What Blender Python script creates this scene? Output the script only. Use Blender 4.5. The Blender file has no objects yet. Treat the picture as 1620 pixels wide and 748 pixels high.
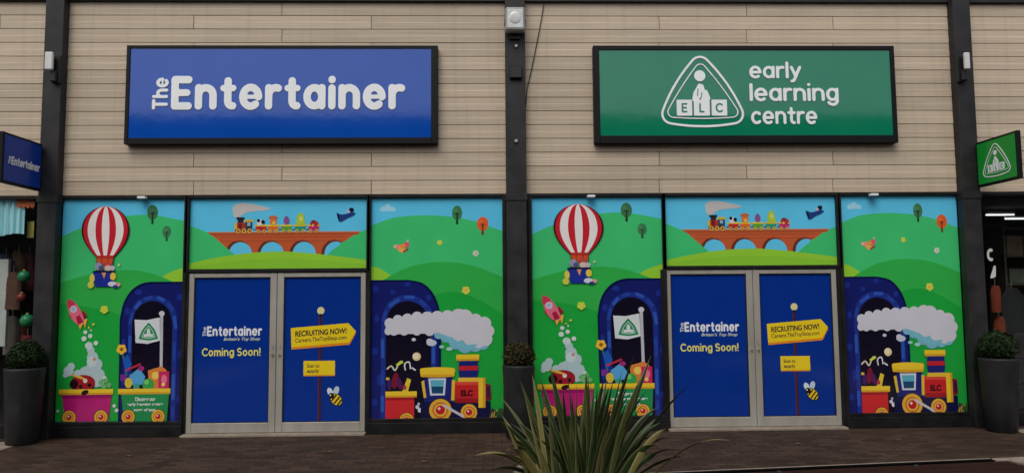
import bpy, bmesh, math, random
import numpy as np
from mathutils import Vector, Matrix

# ------------------------------------------------------------------ camera, world, sun, exposure
SC = bpy.context.scene
COL = SC.collection
FPX, CAMH, CAMD = 1200.0, 1.739, 10.0
YAW, PITCH, ROLL = (math.radians(a) for a in (1.516, 4.559, -0.448))
_f = np.array([math.sin(YAW)*math.cos(PITCH), math.cos(YAW)*math.cos(PITCH), math.sin(PITCH)])
_r = np.cross(_f, [0, 0, 1]); _r /= np.linalg.norm(_r); _u = np.cross(_r, _f)
_r, _u = _r*math.cos(ROLL)+_u*math.sin(ROLL), _u*math.cos(ROLL)-_r*math.sin(ROLL)
cam_d = bpy.data.cameras.new('camera'); cam = bpy.data.objects.new('camera', cam_d); COL.objects.link(cam)
cam_d.sensor_width = 36; cam_d.lens = 36*FPX/1620; cam_d.clip_end = 2000
m = Matrix.Identity(4)
for i in range(3):
    m[i][0], m[i][1], m[i][2] = _r[i], _u[i], -_f[i]
m[0][3], m[1][3], m[2][3] = 0, -CAMD, CAMH
cam.matrix_world = m
SC.camera = cam

SUN_EL, SUN_AZ = math.radians(52), math.radians(200)      # azimuth clockwise from +Y: behind the camera
W = bpy.data.worlds.new('World'); SC.world = W; W.use_nodes = True
nt = W.node_tree; nt.nodes.clear()
sky = nt.nodes.new('ShaderNodeTexSky'); sky.sky_type = 'NISHITA'; sky.sun_disc = False
sky.sun_elevation = SUN_EL; sky.sun_rotation = SUN_AZ; sky.dust_density = 3.0
hs = nt.nodes.new('ShaderNodeHueSaturation'); hs.inputs['Saturation'].default_value = 0.47
bg = nt.nodes.new('ShaderNodeBackground'); bg.inputs['Strength'].default_value = 0.10
wo = nt.nodes.new('ShaderNodeOutputWorld')
nt.links.new(sky.outputs[0], hs.inputs['Color']); nt.links.new(hs.outputs[0], bg.inputs['Color'])
nt.links.new(bg.outputs[0], wo.inputs[0])
sl = bpy.data.lights.new('sun', 'SUN'); sl.energy = 0.7; sl.angle = math.radians(40); sl.color = (1, .95, .87)
so = bpy.data.objects.new('sun', sl); COL.objects.link(so)
sd = Vector((math.sin(SUN_AZ)*math.cos(SUN_EL), math.cos(SUN_AZ)*math.cos(SUN_EL), math.sin(SUN_EL)))
so.rotation_euler = (-sd).to_track_quat('-Z', 'Y').to_euler(); so.location = sd*40
vs = SC.view_settings; vs.view_transform = 'Standard'; vs.look = 'None'; vs.gamma = 1; vs.use_curve_mapping = False
vs.exposure = 0.58

# ------------------------------------------------------------------ survey helpers (photo pixel -> point in the place)
def ray(px, py):
    return _f*FPX + _r*(px-810) + _u*(374-py)
def P(px, py, Y=0.0):
    d = ray(px, py); t = (Y+CAMD)/d[1]
    return (d[0]*t, CAMH+d[2]*t)
def G(px, py, z=0.0):
    d = ray(px, py); t = (z-CAMH)/d[2]
    return (d[0]*t, -CAMD+d[1]*t)

# ------------------------------------------------------------------ objects
def thing(name, label, cat, loc=(0, 0, 0), group=None):
    o = bpy.data.objects.new(name, None); COL.objects.link(o); o.location = loc
    o.empty_display_size = .2
    return tag(o, label, cat, group)
def tag(o, label, cat, group=None):
    o['label'] = label; o['category'] = cat
    if group: o['group'] = group
    return o
def root_loc(o):
    v = Vector((0, 0, 0))
    while o is not None:
        v = v+o.location; o = o.parent
    return v
def link(name, me, parent=None, loc=None, smooth=False):
    o = bpy.data.objects.new(name, me); COL.objects.link(o)
    off = root_loc(parent) if parent else Vector(loc or (0, 0, 0))
    me.transform(Matrix.Translation(-off))
    if parent: o.parent = parent
    elif loc: o.location = loc
    if smooth:
        for p in me.polygons: p.use_smooth = True
    return o
class MB:
    """collects shapes into ONE mesh; several materials allowed"""
    def __init__(s): s.v = []; s.f = []; s.mi = []; s.mats = []; s.sm = []
    def mat(s, m):
        if m not in s.mats: s.mats.append(m)
        return s.mats.index(m)
    def add(s, v, f, m, smooth=False):
        b = len(s.v); s.v += [tuple(map(float, p)) for p in v]; k = s.mat(m)
        for q in f: s.f.append([b+i for i in q]); s.mi.append(k); s.sm.append(smooth)
        return s
    def box(s, x0, x1, y0, y1, z0, z1, m, bev=0.0):
        x0, x1 = min(x0, x1), max(x0, x1); y0, y1 = min(y0, y1), max(y0, y1); z0, z1 = min(z0, z1), max(z0, z1)
        bm = bmesh.new(); bmesh.ops.create_cube(bm, size=1)
        for v in bm.verts:
            v.co = Vector(((x0+x1)/2+v.co.x*(x1-x0), (y0+y1)/2+v.co.y*(y1-y0), (z0+z1)/2+v.co.z*(z1-z0)))
        if bev: bmesh.ops.bevel(bm, geom=bm.edges[:], offset=bev, segments=1, affect='EDGES')
        return s.bm(bm, m)
    def bm(s, bm, m, smooth=False):
        bm.verts.ensure_lookup_table(); bm.verts.index_update()
        s.add([v.co[:] for v in bm.verts], [[v.index for v in f.verts] for f in bm.faces], m, smooth); bm.free(); return s
    def tube(s, a, b, r0, m, r1=None, n=14, smooth=True):
        a, b = Vector(a), Vector(b); r1 = r0 if r1 is None else r1
        z = (b-a).normalized(); x = z.orthogonal().normalized(); y = z.cross(x)
        v = []
        for c, r in ((a, r0), (b, r1)):
            for k in range(n):
                t = 2*math.pi*k/n; v.append(c+x*r*math.cos(t)+y*r*math.sin(t))
        s.add(v, [[k, (k+1) % n, n+(k+1) % n, n+k] for k in range(n)], m, smooth)
        s.add(v[:n], [list(range(n))], m); s.add(v[n:], [list(range(n))], m); return s
    def lathe(s, c, prof, m, n=32):
        v = []
        for r, z in prof:
            for k in range(n):
                t = 2*math.pi*k/n; v.append((c[0]+r*math.cos(t), c[1]+r*math.sin(t), c[2]+z))
        f = [[i*n+k, i*n+(k+1) % n, (i+1)*n+(k+1) % n, (i+1)*n+k] for i in range(len(prof)-1) for k in range(n)]
        return s.add(v, f, m, True)
    def sphere(s, c, r, m, seg=16, sc=(1, 1, 1)):
        bm = bmesh.new(); bmesh.ops.create_uvsphere(bm, u_segments=seg, v_segments=seg//2+2, radius=r)
        for v in bm.verts: v.co = Vector((c[0]+v.co.x*sc[0], c[1]+v.co.y*sc[1], c[2]+v.co.z*sc[2]))
        return s.bm(bm, m, True)
    def mesh(s, name):
        me = bpy.data.meshes.new(name); me.from_pydata(s.v, [], s.f)
        for mm in s.mats: me.materials.append(mm)
        me.polygons.foreach_set('material_index', s.mi); me.polygons.foreach_set('use_smooth', s.sm)
        me.update(); return me
    def build(s, name, parent=None, loc=None):
        return link(name, s.mesh(name), parent, loc)

# ------------------------------------------------------------------ materials
def new_mat(name):
    m = bpy.data.materials.new(name); m.use_nodes = True
    return m, m.node_tree, m.node_tree.nodes['Principled BSDF']
def lin(c): return tuple(((x/255)/12.92 if x <= 10 else ((x/255+.055)/1.055)**2.4) for x in c)
def node(nt, t, **k):
    n = nt.nodes.new(t)
    for a, b in k.items(): setattr(n, a, b)
    return n
def noise_mat(name, c0, c1, scale=(1, 1, 1), freq=6, rough=.6, bump=0.0, metal=0.0, spec=.4, detail=5, rv=.1, coat=0):
    m, nt, b = new_mat(name); L = nt.links.new
    tc = node(nt, 'ShaderNodeTexCoord'); mp = node(nt, 'ShaderNodeMapping'); mp.inputs['Scale'].default_value = scale
    nz = node(nt, 'ShaderNodeTexNoise'); nz.inputs['Scale'].default_value = freq; nz.inputs['Detail'].default_value = detail
    rp = node(nt, 'ShaderNodeValToRGB'); rp.color_ramp.elements[0].position = .3; rp.color_ramp.elements[1].position = .7
    rp.color_ramp.elements[0].color = (*c0, 1); rp.color_ramp.elements[1].color = (*c1, 1)
    L(tc.outputs['Object'], mp.inputs[0]); L(mp.outputs[0], nz.inputs['Vector']); L(nz.outputs['Fac'], rp.inputs[0])
    L(rp.outputs[0], b.inputs['Base Color'])
    mr = node(nt, 'ShaderNodeMapRange'); mr.inputs['To Min'].default_value = max(0, rough-rv); mr.inputs['To Max'].default_value = min(1, rough+rv)
    L(nz.outputs['Fac'], mr.inputs['Value']); L(mr.outputs[0], b.inputs['Roughness'])
    b.inputs['Metallic'].default_value = metal; b.inputs['Specular IOR Level'].default_value = spec
    if coat: b.inputs['Coat Weight'].default_value = coat; b.inputs['Coat Roughness'].default_value = .05
    if bump:
        bp = node(nt, 'ShaderNodeBump'); bp.inputs['Strength'].default_value = bump; bp.inputs['Distance'].default_value = .01
        L(nz.outputs['Fac'], bp.inputs['Height']); L(bp.outputs[0], b.inputs['Normal'])
    return m
def g(v, t=(1, 1, 1)): return tuple(v*x for x in t)

STEEL = noise_mat('charcoal powder coated steel', (.013, .0125, .014), (.030, .028, .029), freq=5, rough=.5, spec=.3)
FRAME = noise_mat('black window frame', (.005, .005, .0055), (.014, .0135, .013), freq=6, rough=.5, spec=.25)
BLACK = noise_mat('black plastic', (.008, .008, .009), (.013, .013, .013), freq=9, rough=.45)
SIGNFRAME = noise_mat('black sign tray', (.004, .004, .005), (.006, .006, .007), freq=5, rough=.5, spec=.2)
ALU = noise_mat('dull aluminium', (.35, .33, .28), (.43, .41, .36), scale=(1, 1, .2), freq=7, rough=.45, metal=.25)
STONE = noise_mat('pale paving stone', (.20, .16, .125), (.30, .245, .195), freq=9, rough=.85, bump=.15)
GREY_POT = noise_mat('dark grey pot', (.006, .0065, .0075), (.018, .018, .019), scale=(1, 1, .4), freq=9, rough=.6, bump=.08)
SOIL = noise_mat('soil', (.012, .009, .006), (.035, .026, .018), freq=40, rough=.95, bump=.5)
WHITE = noise_mat('white lettering acrylic', (.84, .87, .88), (.88, .90, .90), freq=3, rough=.35)
WPLASTIC = noise_mat('off white plastic', (.58, .58, .55), (.68, .68, .66), freq=8, rough=.4)
INTERIOR = noise_mat('dark shop interior', (.012, .012, .013), (.03, .028, .027), freq=2, rough=.8)
BENCH = noise_mat('dark stained timber', (.018, .0060, .0040), (.036, .012, .0075), scale=(.6, 8, 8), freq=6, rough=.85, bump=.15, spec=.12)

def cladding_mat():
    m, nt, b = new_mat('timber effect cladding'); L = nt.links.new
    tc = node(nt, 'ShaderNodeTexCoord')
    at = node(nt, 'ShaderNodeAttribute', attribute_name='tone')
    cb = node(nt, 'ShaderNodeVectorMath', operation='ADD')
    sc = node(nt, 'ShaderNodeVectorMath', operation='SCALE'); sc.inputs['Scale'].default_value = 37.
    L(at.outputs['Color'], sc.inputs[0]); L(tc.outputs['Object'], cb.inputs[0]); L(sc.outputs[0], cb.inputs[1])
    mp = node(nt, 'ShaderNodeMapping'); mp.inputs['Scale'].default_value = (.55, 1, 22)
    nz = node(nt, 'ShaderNodeTexNoise'); nz.inputs['Scale'].default_value = 2.2; nz.inputs['Detail'].default_value = 7; nz.inputs['Roughness'].default_value = .6
    L(cb.outputs[0], mp.inputs[0]); L(mp.outputs[0], nz.inputs['Vector'])
    rp = node(nt, 'ShaderNodeValToRGB'); e = rp.color_ramp.elements
    e[0].position = .28; e[0].color = (.43, .345, .250, 1); e[1].position = .72; e[1].color = (.535, .442, .330, 1)
    L(nz.outputs['Fac'], rp.inputs[0])
    n2 = node(nt, 'ShaderNodeTexNoise'); n2.inputs['Scale'].default_value = .8; n2.inputs['Detail'].default_value = 4
    L(tc.outputs['Object'], n2.inputs['Vector'])
    hv = node(nt, 'ShaderNodeHueSaturation')
    ma = node(nt, 'ShaderNodeMath', operation='MULTIPLY_ADD'); L(at.outputs['Fac'], ma.inputs[0]); ma.inputs[1].default_value = .20; ma.inputs[2].default_value = .81
    mb = node(nt, 'ShaderNodeMath', operation='MULTIPLY_ADD'); L(n2.outputs['Fac'], mb.inputs[0]); mb.inputs[1].default_value = .25; L(ma.outputs[0], mb.inputs[2])
    m3 = node(nt, 'ShaderNodeMapping'); m3.inputs['Scale'].default_value = (5.5, 1, .35); L(tc.outputs['Object'], m3.inputs[0])
    n3 = node(nt, 'ShaderNodeTexNoise'); n3.inputs['Scale'].default_value = 1.6; n3.inputs['Detail'].default_value = 6; L(m3.outputs[0], n3.inputs['Vector'])
    r3 = node(nt, 'ShaderNodeMapRange'); r3.inputs['From Min'].default_value = .52; r3.inputs['From Max'].default_value = .75; r3.inputs['To Min'].default_value = 1.02; r3.inputs['To Max'].default_value = .90; L(n3.outputs['Fac'], r3.inputs['Value'])
    mc = node(nt, 'ShaderNodeMath', operation='MULTIPLY'); L(mb.outputs[0], mc.inputs[0]); L(r3.outputs[0], mc.inputs[1])
    L(mc.outputs[0], hv.inputs['Value']); L(rp.outputs[0], hv.inputs['Color']); L(hv.outputs[0], b.inputs['Base Color'])
    b.inputs['Roughness'].default_value = .62; b.inputs['Specular IOR Level'].default_value = .3
    bp = node(nt, 'ShaderNodeBump'); bp.inputs['Strength'].default_value = .12; bp.inputs['Distance'].default_value = .004
    L(nz.outputs['Fac'], bp.inputs['Height']); L(bp.outputs[0], b.inputs['Normal'])
    return m
CLAD = cladding_mat()
BACKING = noise_mat('cladding backing board', (.20, .145, .10), (.27, .20, .14), freq=3, rough=.8)

def brick_mat():
    m, nt, b = new_mat('brown clay pavers'); L = nt.links.new
    tc = node(nt, 'ShaderNodeTexCoord'); mp = node(nt, 'ShaderNodeMapping'); mp.inputs['Scale'].default_value = (1, 1, 1)
    br = node(nt, 'ShaderNodeTexBrick'); br.offset = .5
    br.inputs['Scale'].default_value = 1; br.inputs['Brick Width'].default_value = .21; br.inputs['Row Height'].default_value = .105
    br.inputs['Mortar Size'].default_value = .006; br.inputs['Mortar Smooth'].default_value = .3; br.inputs['Bias'].default_value = 0
    br.inputs['Color1'].default_value = (.031, .0180, .0115, 1); br.inputs['Color2'].default_value = (.063, .038, .025, 1); br.inputs['Mortar'].default_value = (.013, .009, .0065, 1)
    L(tc.outputs['Object'], mp.inputs[0]); L(mp.outputs[0], br.inputs['Vector'])
    nz = node(nt, 'ShaderNodeTexNoise'); nz.inputs['Scale'].default_value = 1.3; nz.inputs['Detail'].default_value = 6; L(tc.outputs['Object'], nz.inputs['Vector'])
    hv = node(nt, 'ShaderNodeHueSaturation')
    mb = node(nt, 'ShaderNodeMath', operation='MULTIPLY_ADD'); L(nz.outputs['Fac'], mb.inputs[0]); mb.inputs[1].default_value = 1.0; mb.inputs[2].default_value = .5
    L(mb.outputs[0], hv.inputs['Value']); L(br.outputs['Color'], hv.inputs['Color'])
    vo = node(nt, 'ShaderNodeTexVoronoi'); vo.inputs['Scale'].default_value = 2.6; L(tc.outputs['Object'], vo.inputs['Vector'])
    rg = node(nt, 'ShaderNodeMapRange'); rg.inputs['From Min'].default_value = .05; rg.inputs['From Max'].default_value = .075; rg.inputs['To Min'].default_value = .75; rg.inputs['To Max'].default_value = 0; L(vo.outputs['Distance'], rg.inputs['Value'])
    gm = node(nt, 'ShaderNodeMix', data_type='RGBA'); gm.inputs['B'].default_value = (.075, .065, .055, 1); L(rg.outputs[0], gm.inputs['Factor']); L(hv.outputs[0], gm.inputs['A']); L(gm.outputs['Result'], b.inputs['Base Color'])
    b.inputs['Roughness'].default_value = .8; b.inputs['Specular IOR Level'].default_value = .2
    bp = node(nt, 'ShaderNodeBump'); bp.inputs['Strength'].default_value = .5; bp.inputs['Distance'].default_value = .006; bp.invert = True
    L(br.outputs['Fac'], bp.inputs['Height']); L(bp.outputs[0], b.inputs['Normal'])
    return m
BRICK = brick_mat()

def glass_mat():
    m, nt, b = new_mat('shop window glass'); nt.nodes.remove(b)
    o = nt.nodes['Material Output']; mx = node(nt, 'ShaderNodeMixShader'); lw = node(nt, 'ShaderNodeLayerWeight'); pw = node(nt, 'ShaderNodeMath', operation='POWER'); pw.inputs[1].default_value = 4; nt.links.new(lw.outputs['Facing'], pw.inputs[0]); fr = node(nt, 'ShaderNodeMath', operation='MULTIPLY_ADD'); fr.inputs[1].default_value = .9; fr.inputs[2].default_value = .03; nt.links.new(pw.outputs[0], fr.inputs[0])
    t = node(nt, 'ShaderNodeBsdfTransparent'); t.inputs[0].default_value = (.93, .95, .94, 1); gl = node(nt, 'ShaderNodeBsdfGlossy'); gl.inputs['Roughness'].default_value = .02
    nt.links.new(fr.outputs[0], mx.inputs[0]); nt.links.new(t.outputs[0], mx.inputs[1]); nt.links.new(gl.outputs[0], mx.inputs[2]); nt.links.new(mx.outputs[0], o.inputs[0])
    return m
GLASS = glass_mat()

ART_K = 1.0
_art = {}
def ink(rgb, rough=.5, coat=.8, cr=.10):
    k = (tuple(rgb), rough, coat, cr)
    if k not in _art:
        m, nt, b = new_mat('printed vinyl'); L = nt.links.new
        c = tuple(min(.85, x*ART_K) for x in lin(rgb))
        tc = node(nt, 'ShaderNodeTexCoord'); nz = node(nt, 'ShaderNodeTexNoise'); nz.inputs['Scale'].default_value = 2.5; nz.inputs['Detail'].default_value = 4
        L(tc.outputs['Object'], nz.inputs['Vector'])
        mx = node(nt, 'ShaderNodeMix', data_type='RGBA')
        mx.inputs['A'].default_value = (*[x*.9 for x in c], 1); mx.inputs['B'].default_value = (*[min(1, x*1.08+.002) for x in c], 1)
        L(nz.outputs['Fac'], mx.inputs['Factor']); L(mx.outputs['Result'], b.inputs['Base Color'])
        b.inputs['Roughness'].default_value = rough; b.inputs['Specular IOR Level'].default_value = .0
        b.inputs['Coat Weight'].default_value = coat; b.inputs['Coat Roughness'].default_value = cr; b.inputs['Coat IOR'].default_value = 1.6 if coat > .85 else 1.5
        bp = node(nt, 'ShaderNodeBump'); bp.inputs['Strength'].default_value = .2; bp.inputs['Distance'].default_value = .007
        L(nz.outputs['Fac'], bp.inputs['Height']); L(bp.outputs[0], b.inputs['Coat Normal'])
        _art[k] = m
    return _art[k]

# ------------------------------------------------------------------ rounded stroke lettering
def arc(cx, cy, rx, ry, a0, a1, n=14):
    return [(cx+rx*math.cos(math.radians(a0+(a1-a0)*i/n)), cy+ry*math.sin(math.radians(a0+(a1-a0)*i/n))) for i in range(n+1)]
_n = [[(0, 0), (0, 1)], arc(.4, .58, .4, .42, 180, 0)+[(.80, 0)]]
GLYPH = {
 'E': ([[(0, 0), (0, 1.45), (.74, 1.45)], [(0, .73), (.66, .73)], [(0, 0), (.74, 0)]], .74),
 'T': ([[(0, 1.45), (.9, 1.45)], [(.45, 1.45), (.45, 0)]], .9),
 'h': ([[(0, 0), (0, 1.45)], _n[1]], .80), 'n': (_n, .80),
 'e': ([arc(.43, .5, .43, .52, 0, 308, 30), [(.0, .5), (.86, .5)]], .86),
 't': ([[(.25, 1.38), (.25, .3)]+arc(.5, .28, .25, .28, 180, 275, 8), [(0, .98), (.54, .98)]], .52),
 'r': ([[(0, 0), (0, 1)], arc(.4, .55, .4, .45, 180, 72)], .48),
 'a': ([arc(.41, .5, .41, .5, 0, 360, 28), [(.82, 1), (.82, 0)]], .82),
 'i': ([[(0, 0), (0, .98)], [(0, 1.45), (0, 1.46)]], .0),
 'l': ([[(0, 0), (0, 1.45)]], .0),
 'y': ([[(0, 1), (.39, .05)], [(.78, 1), (.36, 0), (.2, -.36), (.02, -.42)]], .78),
 'g': ([arc(.4, .5, .4, .5, 0, 360, 28), [(.8, 1), (.8, -.1)]+arc(.42, -.1, .38, .36, 0, -150)], .8),
 'c': ([arc(.42, .5, .42, .5, 48, 312, 26)], .74), 'o': ([arc(.4, .5, .4, .5, 0, 360, 28)], .8),
 'C': ([arc(.62, .725, .62, .725, 48, 312, 26)], 1.04), 'L': ([[(0, 1.45), (0, 0), (.66, 0)]], .66),
 'm': ([[(0, 0), (0, 1)], arc(.33, .6, .33, .4, 180, 0)+[(.66, 0)], arc(.99, .6, .33, .4, 180, 0)+[(1.32, 0)]], 1.32),
 'S': ([arc(.42, 1.08, .40, .37, 40, 250, 16)+arc(.42, .36, .42, .36, 72, -140, 16)], .84),
 '!': ([[(0, 1.45), (0, .5)], [(0, 0), (0, .01)]], .0),
}
WF = {'e': (1, .55), 't': (1, .85), 'a': (1, 1), 'E': (1, .92, 1)}
def contours(strokes, w, step, wf=None):
    segs = [(a, b) for s in strokes for a, b in zip(s[:-1], s[1:])]
    ws = [w*(wf[k] if wf else 1) for k, s in enumerate(strokes) for _ in s[1:]]
    A = np.array([s[0] for s in segs], float); B = np.array([s[1] for s in segs], float)
    lo = np.minimum(A.min(0), B.min(0))-w-2.3*step; hi = np.maximum(A.max(0), B.max(0))+w+2.3*step
    xs = np.arange(lo[0], hi[0], step); ys = np.arange(lo[1], hi[1], step)
    X, Y = np.meshgrid(xs, ys, indexing='ij'); D = np.full(X.shape, 1e9)
    for a, b, wk in zip(A, B, ws):
        d = b-a; l2 = max(d@d, 1e-12); t = np.clip(((X-a[0])*d[0]+(Y-a[1])*d[1])/l2, 0, 1)
        D = np.minimum(D, np.hypot(X-a[0]-t*d[0], Y-a[1]-t*d[1])-wk)
    return march(D, xs, ys)
def march(D, xs, ys):
    D = np.where(np.abs(D) < 1e-9, 1e-9, D); nxt = {}; pos = {}
    def ed(i, j, i2, j2):
        k = (i, j, i2, j2)
        if k not in pos:
            t = D[i, j]/(D[i, j]-D[i2, j2]); pos[k] = (xs[i]+(xs[i2]-xs[i])*t, ys[j]+(ys[j2]-ys[j])*t)
        return k
    adj = {}
    ins = D < 0
    cell = ins[:-1, :-1].astype(int)+ins[1:, :-1]+ins[:-1, 1:]+ins[1:, 1:]
    for i, j in zip(*np.where((cell > 0) & (cell < 4))):
        c = [(i, j), (i+1, j), (i+1, j+1), (i, j+1)]; e = []
        for k in range(4):
            p, q = c[k], c[(k+1) % 4]
            if ins[p] != ins[q]:
                e.append(ed(*min(p, q), *max(p, q)))
        for k in range(0, len(e)-1, 2):
            adj.setdefault(e[k], []).append(e[k+1]); adj.setdefault(e[k+1], []).append(e[k])
    loops = []; seen = set()
    for s in adj:
        if s in seen: continue
        lp = [s]; seen.add(s); cur = s
        while True:
            n2 = [x for x in adj[cur] if x not in seen]
            if not n2: break
            cur = n2[0]; seen.add(cur); lp.append(cur)
        if len(lp) > 3: loops.append([pos[k] for k in lp])
    return loops
def word(txt, w, gap=.30, space=.55, step=.05):
    x = 0; out = []
    for ch in txt:
        if ch == ' ': x += space; continue
        st, adv = GLYPH[ch]
        out += [[(px+x+w, py) for px, py in lp] for lp in contours(st, w, step, WF.get(ch) if w > .18 else None)]
        x += adv+2*w+gap*.5
    return out
def fill(loops, depth=0.0):
    """2D loops (with holes) -> verts, faces; extruded by depth to both sides"""
    cu = bpy.data.curves.new('tmp', 'CURVE'); cu.dimensions = '2D'; cu.fill_mode = 'BOTH'; cu.extrude = depth
    for lp in loops:
        sp = cu.splines.new('POLY'); sp.points.add(len(lp)-1)
        for p, q in zip(sp.points, lp): p.co = (q[0], q[1], 0, 1)
        sp.use_cyclic_u = True
    return curve_mesh(cu)
def curve_mesh(cu):
    ob = bpy.data.objects.new('tmp', cu); COL.objects.link(ob)
    bpy.context.view_layer.update()
    me = bpy.data.meshes.new_from_object(ob.evaluated_get(bpy.context.evaluated_depsgraph_get()))
    v = [x.co[:] for x in me.vertices]; f = [list(p.vertices) for p in me.polygons]
    bpy.data.objects.remove(ob); bpy.data.meshes.remove(me); bpy.data.curves.remove(cu)
    return v, f
def font(txt, bold=.02, shear=0.0, extrude=0):
    cu = bpy.data.curves.new('tmp', 'FONT'); cu.body = txt; cu.size = 1; cu.offset = bold; cu.shear = shear; cu.extrude = extrude
    return curve_mesh(cu)
def fit(v, u0, u1, v0, v1):
    a = np.array(v); lo, hi = a[:, :2].min(0), a[:, :2].max(0)
    a[:, 0] = u0+(a[:, 0]-lo[0])/(hi[0]-lo[0])*(u1-u0); a[:, 1] = v0+(a[:, 1]-lo[1])/(hi[1]-lo[1])*(v1-v0)
    return a
def scale_loops(loops, u0, u1, v0, v1):
    a = np.array([p for lp in loops for p in lp]); lo, hi = a.min(0), a.max(0)
    return [[(u0+(p[0]-lo[0])/(hi[0]-lo[0])*(u1-u0), v0+(p[1]-lo[1])/(hi[1]-lo[1])*(v1-v0)) for p in lp] for lp in loops]
ENT = word('Entertainer', .205, gap=.30)
THE = word('The', .19, gap=.26)

# ------------------------------------------------------------------ printed graphics drawn on one sheet
class Art:
    def __init__(s, quad, rect, Y):
        s.tl, s.tr, s.bl, s.br = quad; s.X0, s.X1, s.Z0, s.Z1 = rect; s.Y = Y; s.k = 0; s.mb = MB()
    def uv(s, x, y):
        yt = (s.tl[1]+s.tr[1])/2; yb = (s.bl[1]+s.br[1])/2; v = (y-yt)/(yb-yt)
        xl = s.tl[0]+(s.bl[0]-s.tl[0])*v; xr = s.tr[0]+(s.br[0]-s.tr[0])*v
        return ((x-xl)/(xr-xl), v)
    def place(s, uvs): return [(s.X0+(s.X1-s.X0)*u, s.Y-.00009*s.k, s.Z1-(s.Z1-s.Z0)*v) for u, v in uvs]
    def poly(s, pts, c, step=True):
        q = [s.uv(*p) for p in pts]
        for ax, lim, sg in ((0, 0, 1), (0, 1, -1), (1, 0, 1), (1, 1, -1)):
            o = []
            for i in range(len(q)):
                a, b = q[i], q[(i+1) % len(q)]; da, db = (a[ax]-lim)*sg, (b[ax]-lim)*sg
                if da >= 0: o.append(a)
                if (da >= 0) != (db >= 0):
                    t = da/(da-db); o.append((a[0]+(b[0]-a[0])*t, a[1]+(b[1]-a[1])*t))
            q = o
            if len(q) < 3: return
        s.k += 1 if step else 0
        bm = bmesh.new(); f = bm.faces.new([bm.verts.new(p) for p in s.place(q)])
        bmesh.ops.triangulate(bm, faces=[f], ngon_method='EAR_CLIP'); s.mb.bm(bm, ink(c))
    def ell(s, cx, cy, rx, ry, c, rot=0, a0=0, a1=360):
        r = math.radians(rot); n = 26
        p = [(rx*math.cos(math.radians(a0+(a1-a0)*i/n)), ry*math.sin(math.radians(a0+(a1-a0)*i/n))) for i in range(n)]
        s.poly([(cx+x*math.cos(r)-y*math.sin(r), cy+x*math.sin(r)+y*math.cos(r)) for x, y in p], c)
    def rect(s, x0, y0, x1, y1, c): s.poly([(x0, y0), (x1, y0), (x1, y1), (x0, y1)], c)
    def line(s, pts, w, c):
        L = []; R = []
        for i, p in enumerate(pts):
            a = pts[max(0, i-1)]; b = pts[min(len(pts)-1, i+1)]; d = math.hypot(b[0]-a[0], b[1]-a[1]) or 1
            nx, ny = -(b[1]-a[1])/d*w/2, (b[0]-a[0])/d*w/2; L.append((p[0]+nx, p[1]+ny)); R.append((p[0]-nx, p[1]-ny))
        s.poly(L+R[::-1], c)
    def cloud(s, cs, c):
        for x, y, r in cs: s.ell(x, y, r, r, c)
    def wheel(s, x, y, r, hub=(190, 40, 40)):
        s.ell(x, y, r, r, (60, 30, 40)); s.ell(x, y, r*.92, r*.92, (225, 175, 55)); s.ell(x, y, r*.66, r*.66, (205, 110, 50))
        s.ell(x, y, r*.52, r*.52, (225, 185, 70)); s.ell(x, y, r*.38, r*.38, hub); s.ell(x-r*.1, y-r*.12, r*.12, r*.12, (225, 205, 210))
    def flower(s, x, y, r, c, k=(230, 200, 90)):
        for a in range(5):
            t = a*1.2566+.3; s.ell(x+r*.55*math.cos(t), y+r*.55*math.sin(t), r*.48, r*.48, c)
        s.ell(x, y, r*.35, r*.35, k)
    def tree(s, x, y, rx, ry, c, trunk):
        s.poly([(x-1.6, y+ry*.2), (x+1.6, y+ry*.2), (x+1.9, y+ry*1.55), (x-1.9, y+ry*1.55)], trunk)
        s.ell(x, y, rx, ry, c); s.ell(x-rx*.3, y-ry*.25, rx*.45, ry*.4, tuple(int(q*1.12) for q in c))
        s.line([(x, y-ry*.1), (x, y+ry*1.2)], 2.2, trunk); s.line([(x, y+ry*.35), (x-rx*.45, y-ry*.05)], 1.4, trunk); s.line([(x, y+ry*.35), (x+rx*.45, y)], 1.4, trunk)
    def text(s, txt, x0, y0, x1, y1, c, bold=.02, shear=0, tilt=0.0):
        """y1 is the lower edge"""
        v, f = font(txt, bold, shear); s.shape(v, f, x0, y0, x1, y1, c, tilt)
    def shape(s, v, f, x0, y0, x1, y1, c, tilt=0.0):
        a = fit(v, x0, x1, -y1, -y0); s.k += 1
        s.mb.add(s.place([s.uv(p[0], -p[1]-tilt*(p[0]-x0)) for p in a]), f, ink(c))
    def loops(s, lps, x0, y0, x1, y1, c):
        v, f = fill(lps); s.shape(v, f, x0, y0, x1, y1, c)
    def build(s, name, parent): return s.mb.build(name, parent)

def smooth(pts, n=6):
    """Catmull-Rom through points"""
    out = []
    for i in range(len(pts)-1):
        p0 = pts[max(0, i-1)]; p1 = pts[i]; p2 = pts[i+1]; p3 = pts[min(len(pts)-1, i+2)]
        for k in range(n):
            t = k/n
            out.append(tuple(.5*(2*p1[a]+(p2[a]-p0[a])*t+(2*p0[a]-5*p1[a]+4*p2[a]-p3[a])*t*t+(3*p1[a]-p0[a]-3*p2[a]+p3[a])*t**3) for a in (0, 1)))
    return out+[pts[-1]]
SKY, FAR, NEAR, LOW, LIME = (94, 200, 238), (66, 196, 116), (52, 176, 76), (32, 166, 64), (150, 208, 58)  # SKY, FAR and NEAR inks lightened to carry the stronger light higher up
NAVY, NAVY2, BLUEB, HOLE = (24, 32, 104), (31, 50, 140), (48, 88, 180), (20, 16, 34)
CREAM, YEL, RED = (226, 222, 224), (238, 200, 50), (200, 40, 45)

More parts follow.
